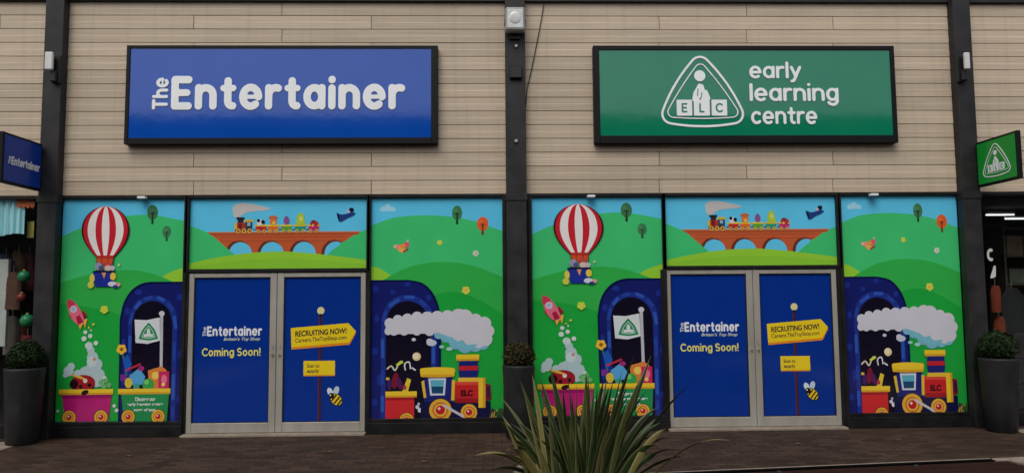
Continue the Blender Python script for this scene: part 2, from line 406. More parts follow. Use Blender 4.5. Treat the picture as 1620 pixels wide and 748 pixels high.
def tri_round(cx, top, bot, half, r, n=8, bulge=.10):
    """rounded triangle outline (centre line), y down"""
    P3 = [(cx, top), (cx+half, bot), (cx-half, bot)]; out = []
    for i in range(3):
        p, a, b = Vector(P3[i]), Vector(P3[i-1]), Vector(P3[(i+1) % 3])
        s0 = p+(a-p).normalized()*r; s1 = p+(b-p).normalized()*r
        for k in range(n+1):
            t = k/n; q = s0*(1-t)**2+p*2*t*(1-t)+s1*t*t; out.append((q.x, q.y))
        # slightly bulging side
        e0 = s1; nx = Vector(P3[(i+1) % 3])+(p-Vector(P3[(i+1) % 3])).normalized()*r
        mid = (e0+nx)/2; c = Vector((cx, top+(bot-top)*.66)); mid = mid+(mid-c).normalized()*half*bulge; out.append((mid.x, mid.y))
    return smooth(out+[out[0]], 3)

def balloon_panel(rect, quad, Y, parent):
    A = Art(quad, rect, Y)
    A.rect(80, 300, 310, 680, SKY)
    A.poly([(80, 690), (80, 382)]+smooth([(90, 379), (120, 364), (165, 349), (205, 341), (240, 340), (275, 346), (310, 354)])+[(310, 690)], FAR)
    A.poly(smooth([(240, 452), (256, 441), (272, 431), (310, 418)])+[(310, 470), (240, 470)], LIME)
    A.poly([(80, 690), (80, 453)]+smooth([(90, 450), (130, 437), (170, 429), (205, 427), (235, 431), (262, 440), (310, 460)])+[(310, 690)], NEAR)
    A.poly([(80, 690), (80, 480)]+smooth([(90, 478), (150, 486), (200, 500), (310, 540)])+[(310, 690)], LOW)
    A.tree(242, 336, 8.5, 12, (66, 118, 78), (34, 60, 44)); A.tree(265, 367, 7, 9.5, (66, 128, 84), (44, 88, 60))
    # tunnel mouth
    A.poly([(193, 690), (193, 520)]+smooth([(193, 505), (199, 478), (212, 458), (232, 447), (262, 446), (310, 446)])+[(310, 690)], (14, 20, 70))
    A.poly([(196, 690), (196, 520)]+smooth([(196, 505), (202, 480), (214, 462), (233, 451), (262, 449.5), (310, 449)])+[(310, 690)], NAVY)
    for x, y, w, h in ((205, 492, 7, 10), (222, 462, 10, 7), (288, 470, 8, 9), (290, 560, 6, 10), (200, 600, 5, 12), (289, 630, 6, 9), (200, 540, 5, 9)):
        A.ell(x, y, w*.6, h*.6, NAVY2)
    A.poly([(207, 690), (207, 515)]+smooth([(208, 500), (216, 481), (230, 471), (247, 468), (264, 472), (277, 483), (284, 500), (285, 520)])+[(285, 690)], (33, 52, 138))
    for k, (x0, y0, x1, y1) in enumerate(((209, 512, 214, 494), (217, 488, 226, 477), (232, 473, 244, 470), (252, 470, 264, 476), (269, 480, 278, 491), (280, 500, 283, 520), (281, 540, 281, 570), (281, 590, 281, 630), (281, 640, 281, 656), (210, 530, 210, 556))):
        A.line([(x0, y0), (x1, y1)], 5, BLUEB if k % 2 else (40, 68, 160))
    A.poly([(213, 690), (213, 520)]+smooth([(213, 510), (218, 492), (230, 480), (246, 476), (261, 481), (272, 493), (277, 512), (277, 530)])+[(277, 690)], HOLE)
    # flag
    A.line([(260, 496), (261, 600)], 4.6, (190, 190, 196)); A.ell(260, 496, 4.4, 4.4, (205, 205, 210))
    A.poly([(217, 505), (236, 506), (257, 502), (258, 538), (238, 543), (219, 541)], (214, 220, 222))
    A.poly(tri_round(239.5, 508, 536, 17, 5), (40, 140, 90)); A.poly(tri_round(239.5, 513, 533.5, 12, 4), (196, 214, 208)); A.poly(tri_round(239.5, 514.5, 532.5, 10.5, 4), (40, 140, 90))
    A.ell(239.5, 521, 2, 2, (214, 220, 222)); A.rect(236.8, 522, 242.2, 528, (214, 220, 222)); A.rect(232, 527.5, 247, 532, (214, 220, 222))
    # toys in the green wagon
    A.flower(197, 551, 8, (238, 190, 60), (150, 90, 40)); A.line([(199, 558), (206, 592)], 2.5, (50, 130, 70))
    A.poly([(200, 566), (207, 559), (214, 574), (210, 584), (203, 590)], (32, 92, 186)); A.line([(204, 584), (228, 574)], 3, (190, 50, 70))
    A.poly([(210, 592), (226, 580), (236, 594), (231, 606), (216, 607)], (88, 165, 216)); A.rect(196, 590, 206, 600, (120, 50, 150))
    A.ell(229, 581, 5, 4, (165, 45, 120)); A.ell(209, 603, 6, 8, (222, 190, 60)); A.poly([(240, 584), (262, 578), (270, 584), (268, 612), (242, 612)], (222, 130, 60))
    A.ell(252, 592, 6, 6, (240, 205, 90)); A.rect(257, 586, 274, 612, (206, 42, 100)); A.ell(266, 598, 4.5, 7, (235, 120, 150)); A.ell(265, 606, 3, 3, (240, 210, 100))
    A.ell(241, 606, 9.5, 9.5, (58, 164, 74)); A.ell(238, 602, 4, 4, (120, 205, 110)); A.ell(222, 609, 5, 5, (60, 160, 130))
    # pink wagon load: bubbles and ladybird
    A.cloud([(113, 584, 8), (117, 577, 6), (108, 590, 4), (148, 552, 6), (151, 563, 9), (158, 574, 9), (152, 583, 13), (140, 587, 10), (128, 589, 7), (162, 590, 9), (158, 600, 9), (165, 603, 5)], (176, 200, 204))
    A.cloud([(145, 545, 6), (150, 570, 8)], (196, 214, 214)); A.ell(154, 566, 2.5, 2.5, (200, 130, 110))
    for x, y, r in ((139, 524, 3.2), (137, 534, 4), (147, 530, 3.4), (156, 541, 3.6), (148, 521, 1.6), (141, 544, 2.2), (171, 595, 3)): A.ell(x, y, r, r, (206, 222, 216))
    for x, y, r in ((165, 602, 4), (173, 599, 4), (178, 606, 4), (170, 608, 4)): A.ell(x, y, r, r, (110, 180, 110))
    A.ell(136, 604, 20, 14, (70, 18, 34)); A.ell(138, 602, 18, 12, (160, 30, 44)); A.ell(122, 604, 7, 7, (40, 14, 24))
    for k in range(3): A.line([(118+k*4, 590+k*1.5), (134+k*4, 593+k*2)], 2.2, (226, 180, 66))
    A.ell(140, 599, 3.5, 3.5, (235, 205, 190)); A.ell(147, 606, 3, 3, (40, 14, 24)); A.ell(133, 608, 3, 3, (40, 14, 24))
    # wagons
    A.poly([(103, 618), (183, 618), (178, 662), (108, 662)], (186, 28, 116)); A.poly([(103, 618), (183, 618), (182, 626), (104, 626)], (150, 20, 96))
    A.rect(98, 612, 185, 620, YEL); A.rect(98, 617.5, 185, 620.5, (214, 160, 40))
    A.poly([(198, 618), (275, 618), (272, 662), (203, 662)], (36, 142, 80)); A.rect(193, 612, 277, 620, YEL); A.rect(193, 617.5, 277, 620.5, (214, 160, 40))
    A.ell(140, 617, 6, 3.6, (44, 24, 30), rot=-20)
    A.ell(187, 638, 2.6, 2.6, (220, 220, 226)); A.ell(191, 645, 3, 3, (206, 214, 220)); A.ell(97, 645, 2.4, 2.4, (196, 216, 200))
    for x in (115, 166, 210, 258): A.wheel(x, 655, 11.5)
    A.rect(80, 661.2, 193, 680, (30, 70, 60))
    for t, x0, x1, y in (('Discover our', 221, 253, 631), ('early learning centre', 208, 266, 639.5), ('range of toys', 219, 254, 648)): A.text(t, x0, y-6, x1, y, (226, 236, 228), .03)
    # rocket
    A.poly([(126, 506), (131, 520), (136, 510), (139, 517), (142, 503)], (236, 180, 70))
    A.poly([(112, 498), (120, 492), (122, 508)], (170, 36, 62)); A.poly([(134, 488), (142, 498), (133, 506)], (150, 30, 52))
    A.poly(smooth([(112, 472), (119, 475), (129, 486), (137, 503), (136, 509), (127, 512), (117, 502), (111, 486), (110, 477), (112, 472)], 4), (224, 108, 134))
    A.poly(smooth([(112, 472), (119, 475), (123, 480), (112, 487), (110, 477), (112, 472)], 4), (204, 56, 88))
    A.ell(120, 488, 5.4, 5.4, (240, 200, 210)); A.ell(120, 488, 4, 4, (150, 186, 208)); A.poly([(124, 500), (130, 497), (136, 508), (128, 512)], (170, 36, 60))
    A.flower(169, 489, 6.5, (196, 220, 70)); A.ell(152, 512, 2, 2, (200, 210, 80)); A.ell(145, 517, 1.5, 1.5, (220, 200, 80))
    # balloon
    bx, by, R = 169, 364, 36
    def env(f):
        pts = []
        for i in range(25):
            a = -math.pi/2+math.pi*i/24; y = by+38*math.sin(a) if a < 0 else by+43*(a/(math.pi/2))
            hw = R*max(.05, math.cos(a)) if a < 0 else R*max(.36, math.cos(a*.76))
            pts.append((bx+f*hw, y))
        return pts
    def band(f0, f1, c):
        L, Q = env(f0), env(f1); A.k += 1
        for i in range(24): A.poly([L[i], Q[i], Q[i+1], L[i+1]], c, False)
    band(-1.05, 1.05, (70, 24, 34))
    edges = [-.97, -.78, -.44, -.16, .17, .46, .79, .97]; cols = [(200, 38, 52), (240, 232, 228)]  # balloon white lightened too, with the brighter upper light in the ink
    for i in range(7): band(edges[i], edges[i+1], cols[i % 2])
    A.poly([(155, 404), (183, 404), (180, 418), (158, 418)], (214, 82, 46)); A.poly([(155, 404), (183, 404), (182, 409), (156, 409)], (190, 52, 44))
    for x in (156, 164, 174, 182): A.line([(x, 406), (x+(169-x)*-.05, 432)], 1.1, (90, 60, 50))
    A.ell(159, 421, 6, 6, (150, 150, 180)); A.ell(163, 424, 4, 4, (84, 84, 130)); A.ell(173, 419, 6, 5, (196, 70, 70)); A.ell(174, 424, 5.4, 4.6, (222, 190, 176)); A.ell(181, 424, 4, 4, (190, 190, 200))
    A.rect(150, 428, 185, 432, (26, 22, 60)); A.poly([(151, 431), (184, 431), (182, 453), (154, 453)], (34, 52, 150)); A.poly([(164, 431), (171, 431), (168, 441)], (226, 150, 90))
    A.ell(149, 440, 4, 7, (224, 206, 80)); A.ell(147, 450, 5, 5.5, (206, 206, 80)); A.ell(182, 437, 4.6, 6, (226, 202, 74)); A.ell(181, 449, 7, 4, (210, 214, 226)); A.ell(190, 450, 4, 3.4, (216, 160, 160)); A.ell(186, 453, 4, 2.5, (50, 60, 140))
    A.ell(191, 419, 1.6, 2, (210, 220, 150))
    return A.build('window_graphic', parent)

def bridge_panel(rect, quad, Y, parent):
    A = Art(quad, rect, Y)
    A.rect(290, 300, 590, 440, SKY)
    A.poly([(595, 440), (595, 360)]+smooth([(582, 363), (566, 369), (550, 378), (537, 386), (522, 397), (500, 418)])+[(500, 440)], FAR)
    # viaduct
    def arch(cx, w, top):
        return [(cx-w, 412)]+[(cx+w*math.cos(t), 402+(402-top)*-math.sin(t)) for t in [math.pi-math.pi*i/12 for i in range(13)]]+[(cx+w, 412)]
    body = [(332, 370), (568, 370), (552, 380), (538, 386), (516, 404), (516, 412), (366, 412), (364, 396), (350, 384)]
    A.poly(body, (196, 92, 54))
    for cx in (379, 429, 479.5, 530):
        A.poly(arch(cx-1.5, 20.5, 379.5), (104, 56, 44)); A.poly(arch(cx+1.5, 18.5, 382.5), (98, 202, 240))
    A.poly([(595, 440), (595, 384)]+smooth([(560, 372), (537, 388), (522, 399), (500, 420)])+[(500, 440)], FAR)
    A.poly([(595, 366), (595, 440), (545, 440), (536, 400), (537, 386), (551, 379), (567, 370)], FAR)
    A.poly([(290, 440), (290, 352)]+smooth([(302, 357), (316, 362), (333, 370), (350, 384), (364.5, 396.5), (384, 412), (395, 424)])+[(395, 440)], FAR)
    for y in (375, 381): A.line([(350, y), (545, y)], .8, (170, 76, 46))
    A.poly([(328, 367), (570, 367), (566, 371.5), (334, 371.5)], (178, 84, 52)); A.line([(330, 367), (570, 367)], 1.4, (214, 130, 80))
    A.poly([(290, 440), (290, 418)]+smooth([(302, 415), (340, 407), (390, 400), (445, 397.5), (495, 401), (545, 407), (590, 413)])+[(590, 440)], (148, 206, 58))
    A.poly([(290, 440), (290, 424)]+smooth([(302, 422), (360, 413), (440, 409), (520, 413), (590, 420)])+[(590, 440)], (138, 200, 56))
    # smoke and engine
    A.poly(smooth([(369, 338), (368, 328), (373, 323), (384, 321), (400, 323), (418, 327), (428, 330), (418, 333), (402, 334), (390, 336), (380, 342), (372, 344), (369, 338)], 4), (196, 192, 190))
    A.rect(376, 346, 385, 352, (60, 40, 40)); A.rect(374, 343.5, 387, 347, (40, 36, 44)); A.rect(374, 352, 390, 363, (176, 58, 44)); A.ell(380, 357, 3, 4.5, (120, 34, 34))
    A.rect(388, 350, 399, 363, (52, 66, 92)); A.rect(391, 352, 396, 357, (150, 190, 200)); A.rect(387, 347, 401, 351, (206, 180, 70)); A.rect(371, 352, 375, 364, (212, 180, 66)); A.rect(372, 362, 399, 366, (44, 40, 48))
    for x in (377, 386, 395): A.ell(x, 365, 3.8, 3.6, (222, 178, 80)); A.ell(x, 365, 1.8, 1.8, (150, 50, 40))
    for x, c in ((413, (196, 46, 46)), (432, (222, 110, 50)), (453, (92, 164, 60)), (474.5, (44, 150, 120)), (496, (194, 46, 110))):
        A.poly([(x-9, 357), (x+9, 357), (x+7.5, 365), (x-7.5, 365)], c); A.rect(x-9.5, 355.5, x+9.5, 358, YEL)
        A.line([(x-12, 363), (x-8, 363)], 1.4, (60, 60, 60))
        for d in (-5, 5): A.ell(x+d, 365.5, 3, 2.8, (220, 170, 70)); A.ell(x+d, 365.5, 1.3, 1.3, c)
    A.ell(411, 352, 5, 5, (220, 214, 214)); A.ell(409, 349, 2.6, 2.6, (30, 30, 40)); A.ell(416, 351, 3, 3, (30, 30, 40))
    A.ell(432, 350, 5.5, 6, (226, 120, 60)); A.ell(432, 344, 7, 3, (196, 110, 66)); A.ell(433, 353, 3, 3, (236, 190, 80))
    A.ell(453, 349, 4.6, 6, (150, 84, 140)); A.ell(453, 345, 3, 3, (120, 90, 150)); A.poly([(468, 356), (470, 342), (475, 336), (480, 340), (483, 356)], (176, 204, 60)); A.ell(476, 346, 3, 4, (208, 220, 110))
    A.ell(497, 354, 7, 4.6, (186, 54, 54)); A.ell(496, 351, 4, 2.6, (120, 60, 60)); A.ell(495, 357, 2, 2, (230, 190, 120))
    # bird
    A.poly([(532, 337), (540, 340), (549, 339), (557, 336), (563, 338), (558, 342), (550, 345), (540, 351), (536, 351), (537, 344)], (36, 62, 128)); A.ell(556, 332.5, 4, 3.2, (24, 26, 48)); A.ell(551, 335.5, 3, 2.4, (190, 180, 210))
    return A.build('window_graphic', parent)

def train_panel(rect, quad, Y, parent):
    A = Art(quad, rect, Y)
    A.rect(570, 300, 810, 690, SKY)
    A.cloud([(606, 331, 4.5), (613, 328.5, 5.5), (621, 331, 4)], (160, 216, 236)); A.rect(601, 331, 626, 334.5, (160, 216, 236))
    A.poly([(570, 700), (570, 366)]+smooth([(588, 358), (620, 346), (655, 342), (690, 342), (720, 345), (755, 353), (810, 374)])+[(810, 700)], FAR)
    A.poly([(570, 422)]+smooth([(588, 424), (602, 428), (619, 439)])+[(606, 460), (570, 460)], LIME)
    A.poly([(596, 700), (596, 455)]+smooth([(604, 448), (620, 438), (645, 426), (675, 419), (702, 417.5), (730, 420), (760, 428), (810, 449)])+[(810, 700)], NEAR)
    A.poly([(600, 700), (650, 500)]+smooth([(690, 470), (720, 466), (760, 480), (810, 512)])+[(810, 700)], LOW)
    A.tree(723, 338, 8, 12, (68, 124, 80), (34, 60, 44)); A.tree(763.5, 356, 9, 11.5, (226, 96, 46), (110, 60, 40))
    # butterfly, flowers
    A.ell(630, 393, 6, 4, (236, 150, 130), 20); A.ell(642, 390, 6, 4.5, (224, 96, 110), -30); A.ell(636, 398, 6, 4, (232, 176, 80), 10); A.ell(637, 391, 5, 3, (240, 150, 60)); A.ell(625, 392, 2.5, 2.5, (236, 180, 170)); A.line([(644, 385), (646, 381)], 2, (220, 190, 200)); A.line([(638, 401), (646, 396)], 3, (150, 60, 80))
    A.flower(695.5, 386, 4.5, (196, 216, 80)); A.flower(752.5, 404, 5, (206, 218, 200), (200, 200, 120)); A.flower(737, 463.5, 6.5, (214, 214, 80), (236, 180, 80))
    # tunnel
    A.poly([(570, 446), (630, 446)]+smooth([(645, 446), (668, 451), (684, 466), (694, 488), (698, 515)])+[(698, 700), (570, 700)], (14, 20, 70))
    A.poly([(570, 449), (630, 449)]+smooth([(645, 449), (666, 454), (681, 468), (691, 490), (695, 516)])+[(695, 700), (570, 700)], NAVY)
    for x, y, w, h in ((595, 460, 5, 5), (645, 453, 5, 4), (597, 508, 4, 6), (594, 560, 5, 6), (601, 605, 4, 9), (594, 640, 5, 6), (678, 475, 4, 5), (622, 466, 4, 4)): A.ell(x, y, w, h, NAVY2)
    A.poly([(603, 700), (604, 515)]+smooth([(606, 500), (614, 483), (628, 473), (645, 470), (662, 474), (678, 487), (688, 508), (690, 530)])+[(690, 700)], (33, 52, 138))
    for k, (x0, y0, x1, y1) in enumerate(((607, 512, 611, 496), (616, 488, 632, 477), (640, 474, 656, 474), (664, 479, 674, 488), (680, 496, 685, 510), (606, 540, 606, 570), (606, 590, 606, 612), (606, 630, 606, 655), (686, 545, 686, 580), (686, 590, 686, 610))):
        A.line([(x0, y0), (x1, y1)], 5, BLUEB if k % 3 else (40, 68, 160))
    A.poly([(611, 700), (611, 520)]+smooth([(612, 508), (618, 494), (630, 484), (646, 480), (662, 485), (674, 497), (681, 514), (682, 540)])+[(682, 700)], HOLE)
    # steam
    WH = (204, 204, 212); BT = (120, 186, 204)
    A.cloud([(736, 551, 13), (722, 546, 12), (706, 538, 9), (752, 551, 11), (764, 549, 10), (694, 534, 7)], BT)
    A.poly([(611, 513), (640, 505), (690, 500), (730, 500), (770, 512), (775, 535), (760, 549), (735, 544), (690, 532), (611, 533)], WH)
    A.cloud([(617, 515, 8), (630, 510, 8), (645, 509, 9), (660, 506, 9), (676, 507, 10), (692, 506, 10), (708, 505, 10), (725, 505, 12), (735, 507, 13), (752, 511, 10), (766, 517, 11), (772, 529, 10), (768, 542, 11), (757, 546, 10), (745, 540, 12), (725, 536, 9), (700, 528, 8), (680, 528, 8), (660, 528, 7), (640, 528, 7), (624, 528, 7), (615, 528, 6)], WH)
    A.poly(smooth([(690, 530), (712, 538), (735, 550), (755, 550), (740, 560), (724, 556), (706, 545), (690, 530)], 4), BT)
    A.ell(655, 541.5, 3.4, 2.6, WH); A.ell(683, 547, 8, 5, (190, 204, 220)); A.ell(680, 544, 5, 4, WH); A.ell(699, 553.5, 4, 2.6, (150, 206, 200)); A.ell(711, 557, 5, 3, (160, 212, 204))
    A.ell(659.6, 568.5, 6.6, 6.6, (226, 204, 150)); A.ell(658.5, 567.5, 4.4, 4.4, (238, 226, 196))
    # red wagon with toys
    A.line(smooth([(613, 588), (620, 583), (626, 590), (632, 578), (637, 576)], 4), 2.4, (214, 206, 190)); A.line(smooth([(642, 590), (641, 580), (648, 577), (650, 588)], 4), 2, (226, 226, 230)); A.line([(652, 586), (658, 590)], 2.5, (220, 220, 226))
    A.line([(628, 582), (638, 576)], 4, (206, 214, 70)); A.ell(626, 606, 5, 13, (124, 26, 50), 8); A.ell(633, 611, 4, 10, (90, 30, 90), -14); A.ell(617, 612, 4, 9, (60, 34, 100)); A.poly([(637, 624), (645, 602), (651, 605), (646, 624)], (226, 200, 60)); A.rect(612, 601, 617, 605, (224, 190, 60)); A.ell(641, 617, 3, 4, (180, 60, 60))
    A.rect(611, 630, 656, 690, (206, 44, 48)); A.rect(611, 630, 656, 637, (166, 28, 40)); A.rect(611, 623, 660, 632, YEL); A.rect(611, 629.5, 660, 632.5, (214, 160, 40)); A.wheel(644, 668, 12)
    A.ell(661, 648, 3, 3, (206, 210, 224)); A.ell(665, 653, 3.4, 3.4, (224, 226, 232)); A.ell(663, 643, 2, 2, (190, 200, 220))
    # locomotive
    A.rect(672, 598, 716, 700, (30, 38, 116)); A.rect(666, 640, 776, 700, (20, 22, 66)); A.rect(672, 598, 716, 604, (18, 22, 74))
    A.poly(smooth([(665, 590), (668, 587), (692, 585.5), (716, 587), (720, 590), (719, 597), (714, 601), (671, 601), (666, 597), (665, 590)], 4), YEL); A.rect(668, 597, 717, 601, (220, 166, 40))
    A.poly([(678, 603), (706, 603), (704, 630), (681, 630)], (206, 212, 224)); A.poly([(681, 606), (703, 606), (701, 627), (684, 627)], (92, 176, 196)); A.poly([(682.5, 616), (702, 616), (701, 627), (684, 627)], (26, 74, 110))
    A.poly([(667, 608), (671.5, 606), (675, 633), (671, 634)], (224, 186, 60)); A.poly([(715, 606), (720, 606), (719, 638), (714, 638)], (230, 186, 50))
    A.rect(720, 608, 758, 642, (200, 38, 42)); A.rect(720, 608, 758, 614, (222, 74, 60)); A.rect(720, 635, 758, 642, (160, 26, 36))
    A.text('ELC', 729, 622, 748, 632, (60, 14, 26), .06)
    A.rect(757, 603, 768, 650, YEL); A.rect(764, 603, 768, 650, (214, 160, 40)); A.poly([(768, 612), (776, 614), (777, 636), (768, 640)], (120, 26, 50)); A.rect(770, 617, 775, 634, (60, 26, 70))
    A.poly([(727, 575), (755, 575), (757, 588), (755, 604), (727, 604), (725, 588)], (30, 38, 116)); A.rect(726, 584, 756, 591, (196, 38, 46)); A.rect(722, 566, 758, 576, YEL); A.rect(722, 572.5, 758, 576, (216, 162, 42)); A.rect(725, 602.5, 757, 609, (232, 190, 60))
    A.wheel(697, 653, 19, (196, 30, 40)); A.wheel(742, 657, 14, (196, 30, 40)); A.line([(701, 645), (734, 664)], 4, (200, 196, 206))
    A.poly([(772, 668), (778, 650), (786, 656), (793, 668)], (60, 60, 60))
    for k in range(5): A.line([(776+k*4, 668), (779+k*3.4, 654+abs(k-2)*2)], 1.8, (196, 160, 60))
    A.rect(785, 656, 810, 690, (40, 70, 44)); A.cloud([(786, 660, 4), (792, 655, 4)], (50, 84, 44))
    return A.build('window_graphic', parent)

def panel_logo(rect, quad, Y, parent):
    A = Art(quad, rect, Y)
    A.rect(300, 430, 440, 680, (8, 50, 140))
    A.build('door_panel', parent)
    B = Art(quad, rect, Y-.0015)
    B.loops([[(-p[1], p[0]) for p in lp] for lp in THE], 321, 518, 327, 533, (206, 212, 226))
    B.loops(ENT, 328, 517, 416.5, 533, (226, 230, 236))
    B.text("Britain's Toy Shop", 355, 535, 413.5, 541.5, (214, 222, 200), .012, .25)
    B.build('lettering', parent); B = Art(quad, rect, Y-.0015)
    B.loops(COMING, 320.5, 551.5, 414.5, 568, (230, 222, 110))
    B.build('lettering', parent)
COMING = word('Coming Soon!', .15, gap=.34, space=.5)

def panel_recruit(rect, quad, Y, parent):
    A = Art(quad, rect, Y)
    A.rect(430, 430, 590, 680, (8, 50, 140))
    A.build('door_panel', parent)
    B = Art(quad, rect, Y-.0015)
    B.rect(503.4, 499, 508.2, 668, (70, 34, 44)); B.rect(503.4, 499, 505, 668, (96, 46, 50)); B.ell(506.5, 495, 6, 6, (224, 214, 150)); B.rect(504, 500, 509, 505, (50, 30, 40))
    B.poly([(457.5, 525), (552, 518), (564.5, 531), (554, 549), (459, 556)], (226, 140, 40)); B.poly([(457.5, 522), (552, 515), (564.5, 528), (554, 545), (459, 552.5)], (236, 206, 36))
    B.text('RECRUITING NOW!', 465, 527, 549, 536, (44, 34, 50), .03, tilt=.055); B.text('Careers.TheToyShop.com', 465, 538.5, 549, 547, (44, 34, 50), .012, tilt=.055)
    B.rect(479, 575, 530.5, 598, (226, 150, 40)); B.rect(479, 574, 530.5, 596, (236, 206, 36))
    B.text('Scan to', 484.5, 579, 505, 584.5, (44, 34, 50), .02); B.text('apply', 484.5, 587, 505, 594, (44, 34, 50), .02)
    B.build('signpost_print', parent); B = Art(quad, rect, Y-.0015)
    B.ell(523, 623, 4.5, 7, (214, 226, 232), -25); B.ell(533, 621, 4.5, 7, (190, 208, 222), 20); B.ell(533, 635, 11.5, 8.6, (24, 20, 20), 40); B.ell(533, 635, 10.2, 7.6, (238, 200, 40), 40)
    for d in (-4.5, 1.5, 7): B.line([(533+d*.77+4.8-abs(d)*.2, 635+d*.64-5.6+abs(d)*.2), (533+d*.77-4.8+abs(d)*.2, 635+d*.64+5.6-abs(d)*.2)], 2.4, (26, 22, 22))
    B.ell(525, 629, 4.6, 4.6, (30, 26, 26)); B.ell(523.5, 628, 1.3, 1.3, (230, 230, 220))
    B.build('bee_print', parent)

# ------------------------------------------------------------------ ground
gb = MB(); gb.add([(-150, -150, 0), (150, -150, 0), (150, 150, 0), (-150, 150, 0)], [[0, 1, 2, 3]], BRICK)
o = gb.build('ground'); o['kind'] = 'structure'
for x0, x1 in ((-6.95, -5.76), (6.60, 7.8)):
    b = MB()
    y = -16.0
    while y < -.28:                               # flags laid end to end, one sheet
        b.box(x0+.004, x1-.004, y, min(y+.592, -.28), -.02, .005, STONE); y += .6
    o = b.build('paving_band'); o['kind'] = 'structure'

# ------------------------------------------------------------------ the terrace
ZT, ZF, ZW, ZB, ZTB, ZD = 5.70, 3.096, 3.06, .19, 2.132, 2.075
def av(*p): return sum(P(x, y, -.16)[0] for x, y in p)/len(p)      # fronts of the columns stand 0.16 m out
XC = [(av((75, 8), (61, 215)), av((105, 8), (87, 300))), (av((800, 4), (799.4, 309)), av((830.7, 5), (832.5, 309))), (av((1505.8, 9.4), (1525, 303)), av((1532.5, 9.4), (1549, 227)))]
ROW = (ZT-ZF)/14
random.seed(4)
def cladding(parent, x0, x1, joints):
    """14 courses of boards; joints(row) gives the butt joints"""
    mb = MB(); tones = []
    for r in range(14):
        zt = ZT-r*ROW; zb = zt-ROW
        xs = [x0]+[j for j in joints(r) if x0 < j < x1]+[x1]
        for a, b in zip(xs[:-1], xs[1:]):
            # shiplap board: narrow upper step set back, lower face proud, open shadow groove
            a2, b2 = a+(.0 if a == x0 else .0045), b-(.0 if b == x1 else .0045); d0 = random.uniform(-.001, .001)
            yf, yb, ym = -.030+d0, -.002, -.027+d0
            prof = [(yb, zb+.0045), (yf+.003, zb+.0045), (yf, zb+.009), (yf, zb+ROW*.50), (ym, zb+ROW*.54), (ym, zt-.001), (yb, zt-.001)]
            n0 = len(mb.f); n = len(prof)
            v = [(a2, y, z) for y, z in prof]+[(b2, y, z) for y, z in prof]
            f = [[k, (k+1) % n, n+(k+1) % n, n+k] for k in range(n)]+[list(range(n)), list(range(n, 2*n))]
            mb.add(v, f, CLAD); tones += [random.random()]*len(f)
    me = mb.mesh('cladding'); at = me.attributes.new('tone', 'FLOAT', 'FACE'); at.data.foreach_set('value', tones)
    return link('cladding', me, parent)
def jl(px_even, px_odd):
    def f(r):
        py = 10+r*21.4
        return [P(x, py)[0] for x in (px_even if r % 2 == 0 else px_odd)]
    return f

def column(parent, x0, x1):
    b = MB(); b.box(x0, x1, -.16, .05, 0, ZT+.41, STEEL, .006)
    c = b.build('column', parent)
    s = MB(); s.box(x0-.012, x1+.012, -.172, .0, ZF-.10, ZF-.02, STEEL, .004); s.build('column_collar', c)
    return c

def shop_shell(label, x0, x1, group='terraced shop units'):
    t = thing('shop_unit', label, 'shop', ((x0+x1)/2, 0, 0), group)
    b = MB(); b.box(x0, x1, .0, .25, ZF, ZT+.3, BACKING); b.build('wall', t); b = MB()   # wall behind the cladding, then the rear wall
    b.box(x0, x1, 7.8, 8, 0, ZT+.3, INTERIOR); b.build('wall', t)
    b = MB(); b.box(x0-.0, x1+.0, -.08, .0, ZT, ZT+.42, STEEL, .004); b.box(x0, x1, -.11, -.02, ZT+.09, ZT+.12, STEEL); b.build('roof_beam', t)
    b = MB(); b.box(x0, x1, .0, 8, ZT+.301, ZT+.42, STEEL); b.build('roof', t)
    return t

def window(parent, x0, x1, z0, z1, draw, quad, bar=.045):
    b = MB()
    for a in ((x0-bar, x0, z0-bar, z1+.03), (x1, x1+bar, z0-bar, z1+.03)): b.box(a[0], a[1], -.055, .05, a[2], a[3], FRAME, .003)
    b.box(x0, x1, -.05, .05, z0-bar, z0, FRAME, .003); b.box(x0, x1, -.05, .05, z1, z1+.03, FRAME, .003)
    b.box(x0, x1, .02, .05, z0, z1, FRAME)
    w = b.build('window', parent)
    draw((x0, x1, z0, z1), quad, .0, w)
    return w

def door(parent, x0, x1, z0, z1, draw, quad, handle_right, fr=.085):
    """one aluminium leaf"""
    b = MB(); y0, y1 = -.035, .02
    xl = x0+fr*(.75 if handle_right else 1.0); xr = x1-fr*(1.0 if handle_right else .75); zl, zh = z0+.125, z1-.055
    b.box(x0, xl, y0, y1, z0, z1, ALU, .005); b.box(xr, x1, y0, y1, z0, z1, ALU, .005)
    b.box(xl, xr, y0+.002, y1, z0, zl, ALU, .005); b.box(xl, xr, y0+.002, y1, zh, z1, ALU, .005); b.box(xl, xr, .0, y1-.002, zl, zh, FRAME)
    d = b.build('door', parent)
    g1 = MB()
    for a in ((xl, xl+.012, zl, zh), (xr-.012, xr, zl, zh)): g1.box(a[0], a[1], -.022, -.002, a[2], a[3], BLACK)
    g1.box(xl+.012, xr-.012, -.022, -.002, zl, zl+.01, BLACK); g1.box(xl+.012, xr-.012, -.022, -.002, zh-.01, zh, BLACK); g1.build('gasket', d)
    draw((xl+.012, xr-.012, zl+.01, zh-.01), quad, -.008, d)
    hx = (xr+x1)/2 if handle_right else (x0+xl)/2
    h = MB(); h.tube((hx, -.036, 1.02), (hx, -.046, 1.02), .02, ALU); h.tube((hx, -.046, 1.02), (hx, -.052, 1.02), .008, BLACK)
    h.build('lock', d); h = MB(); h.box(hx-.008, hx+.008, -.042, -.0355, 1.10, 1.15, ALU, .002); h.build('finger_pull', d)
    return d

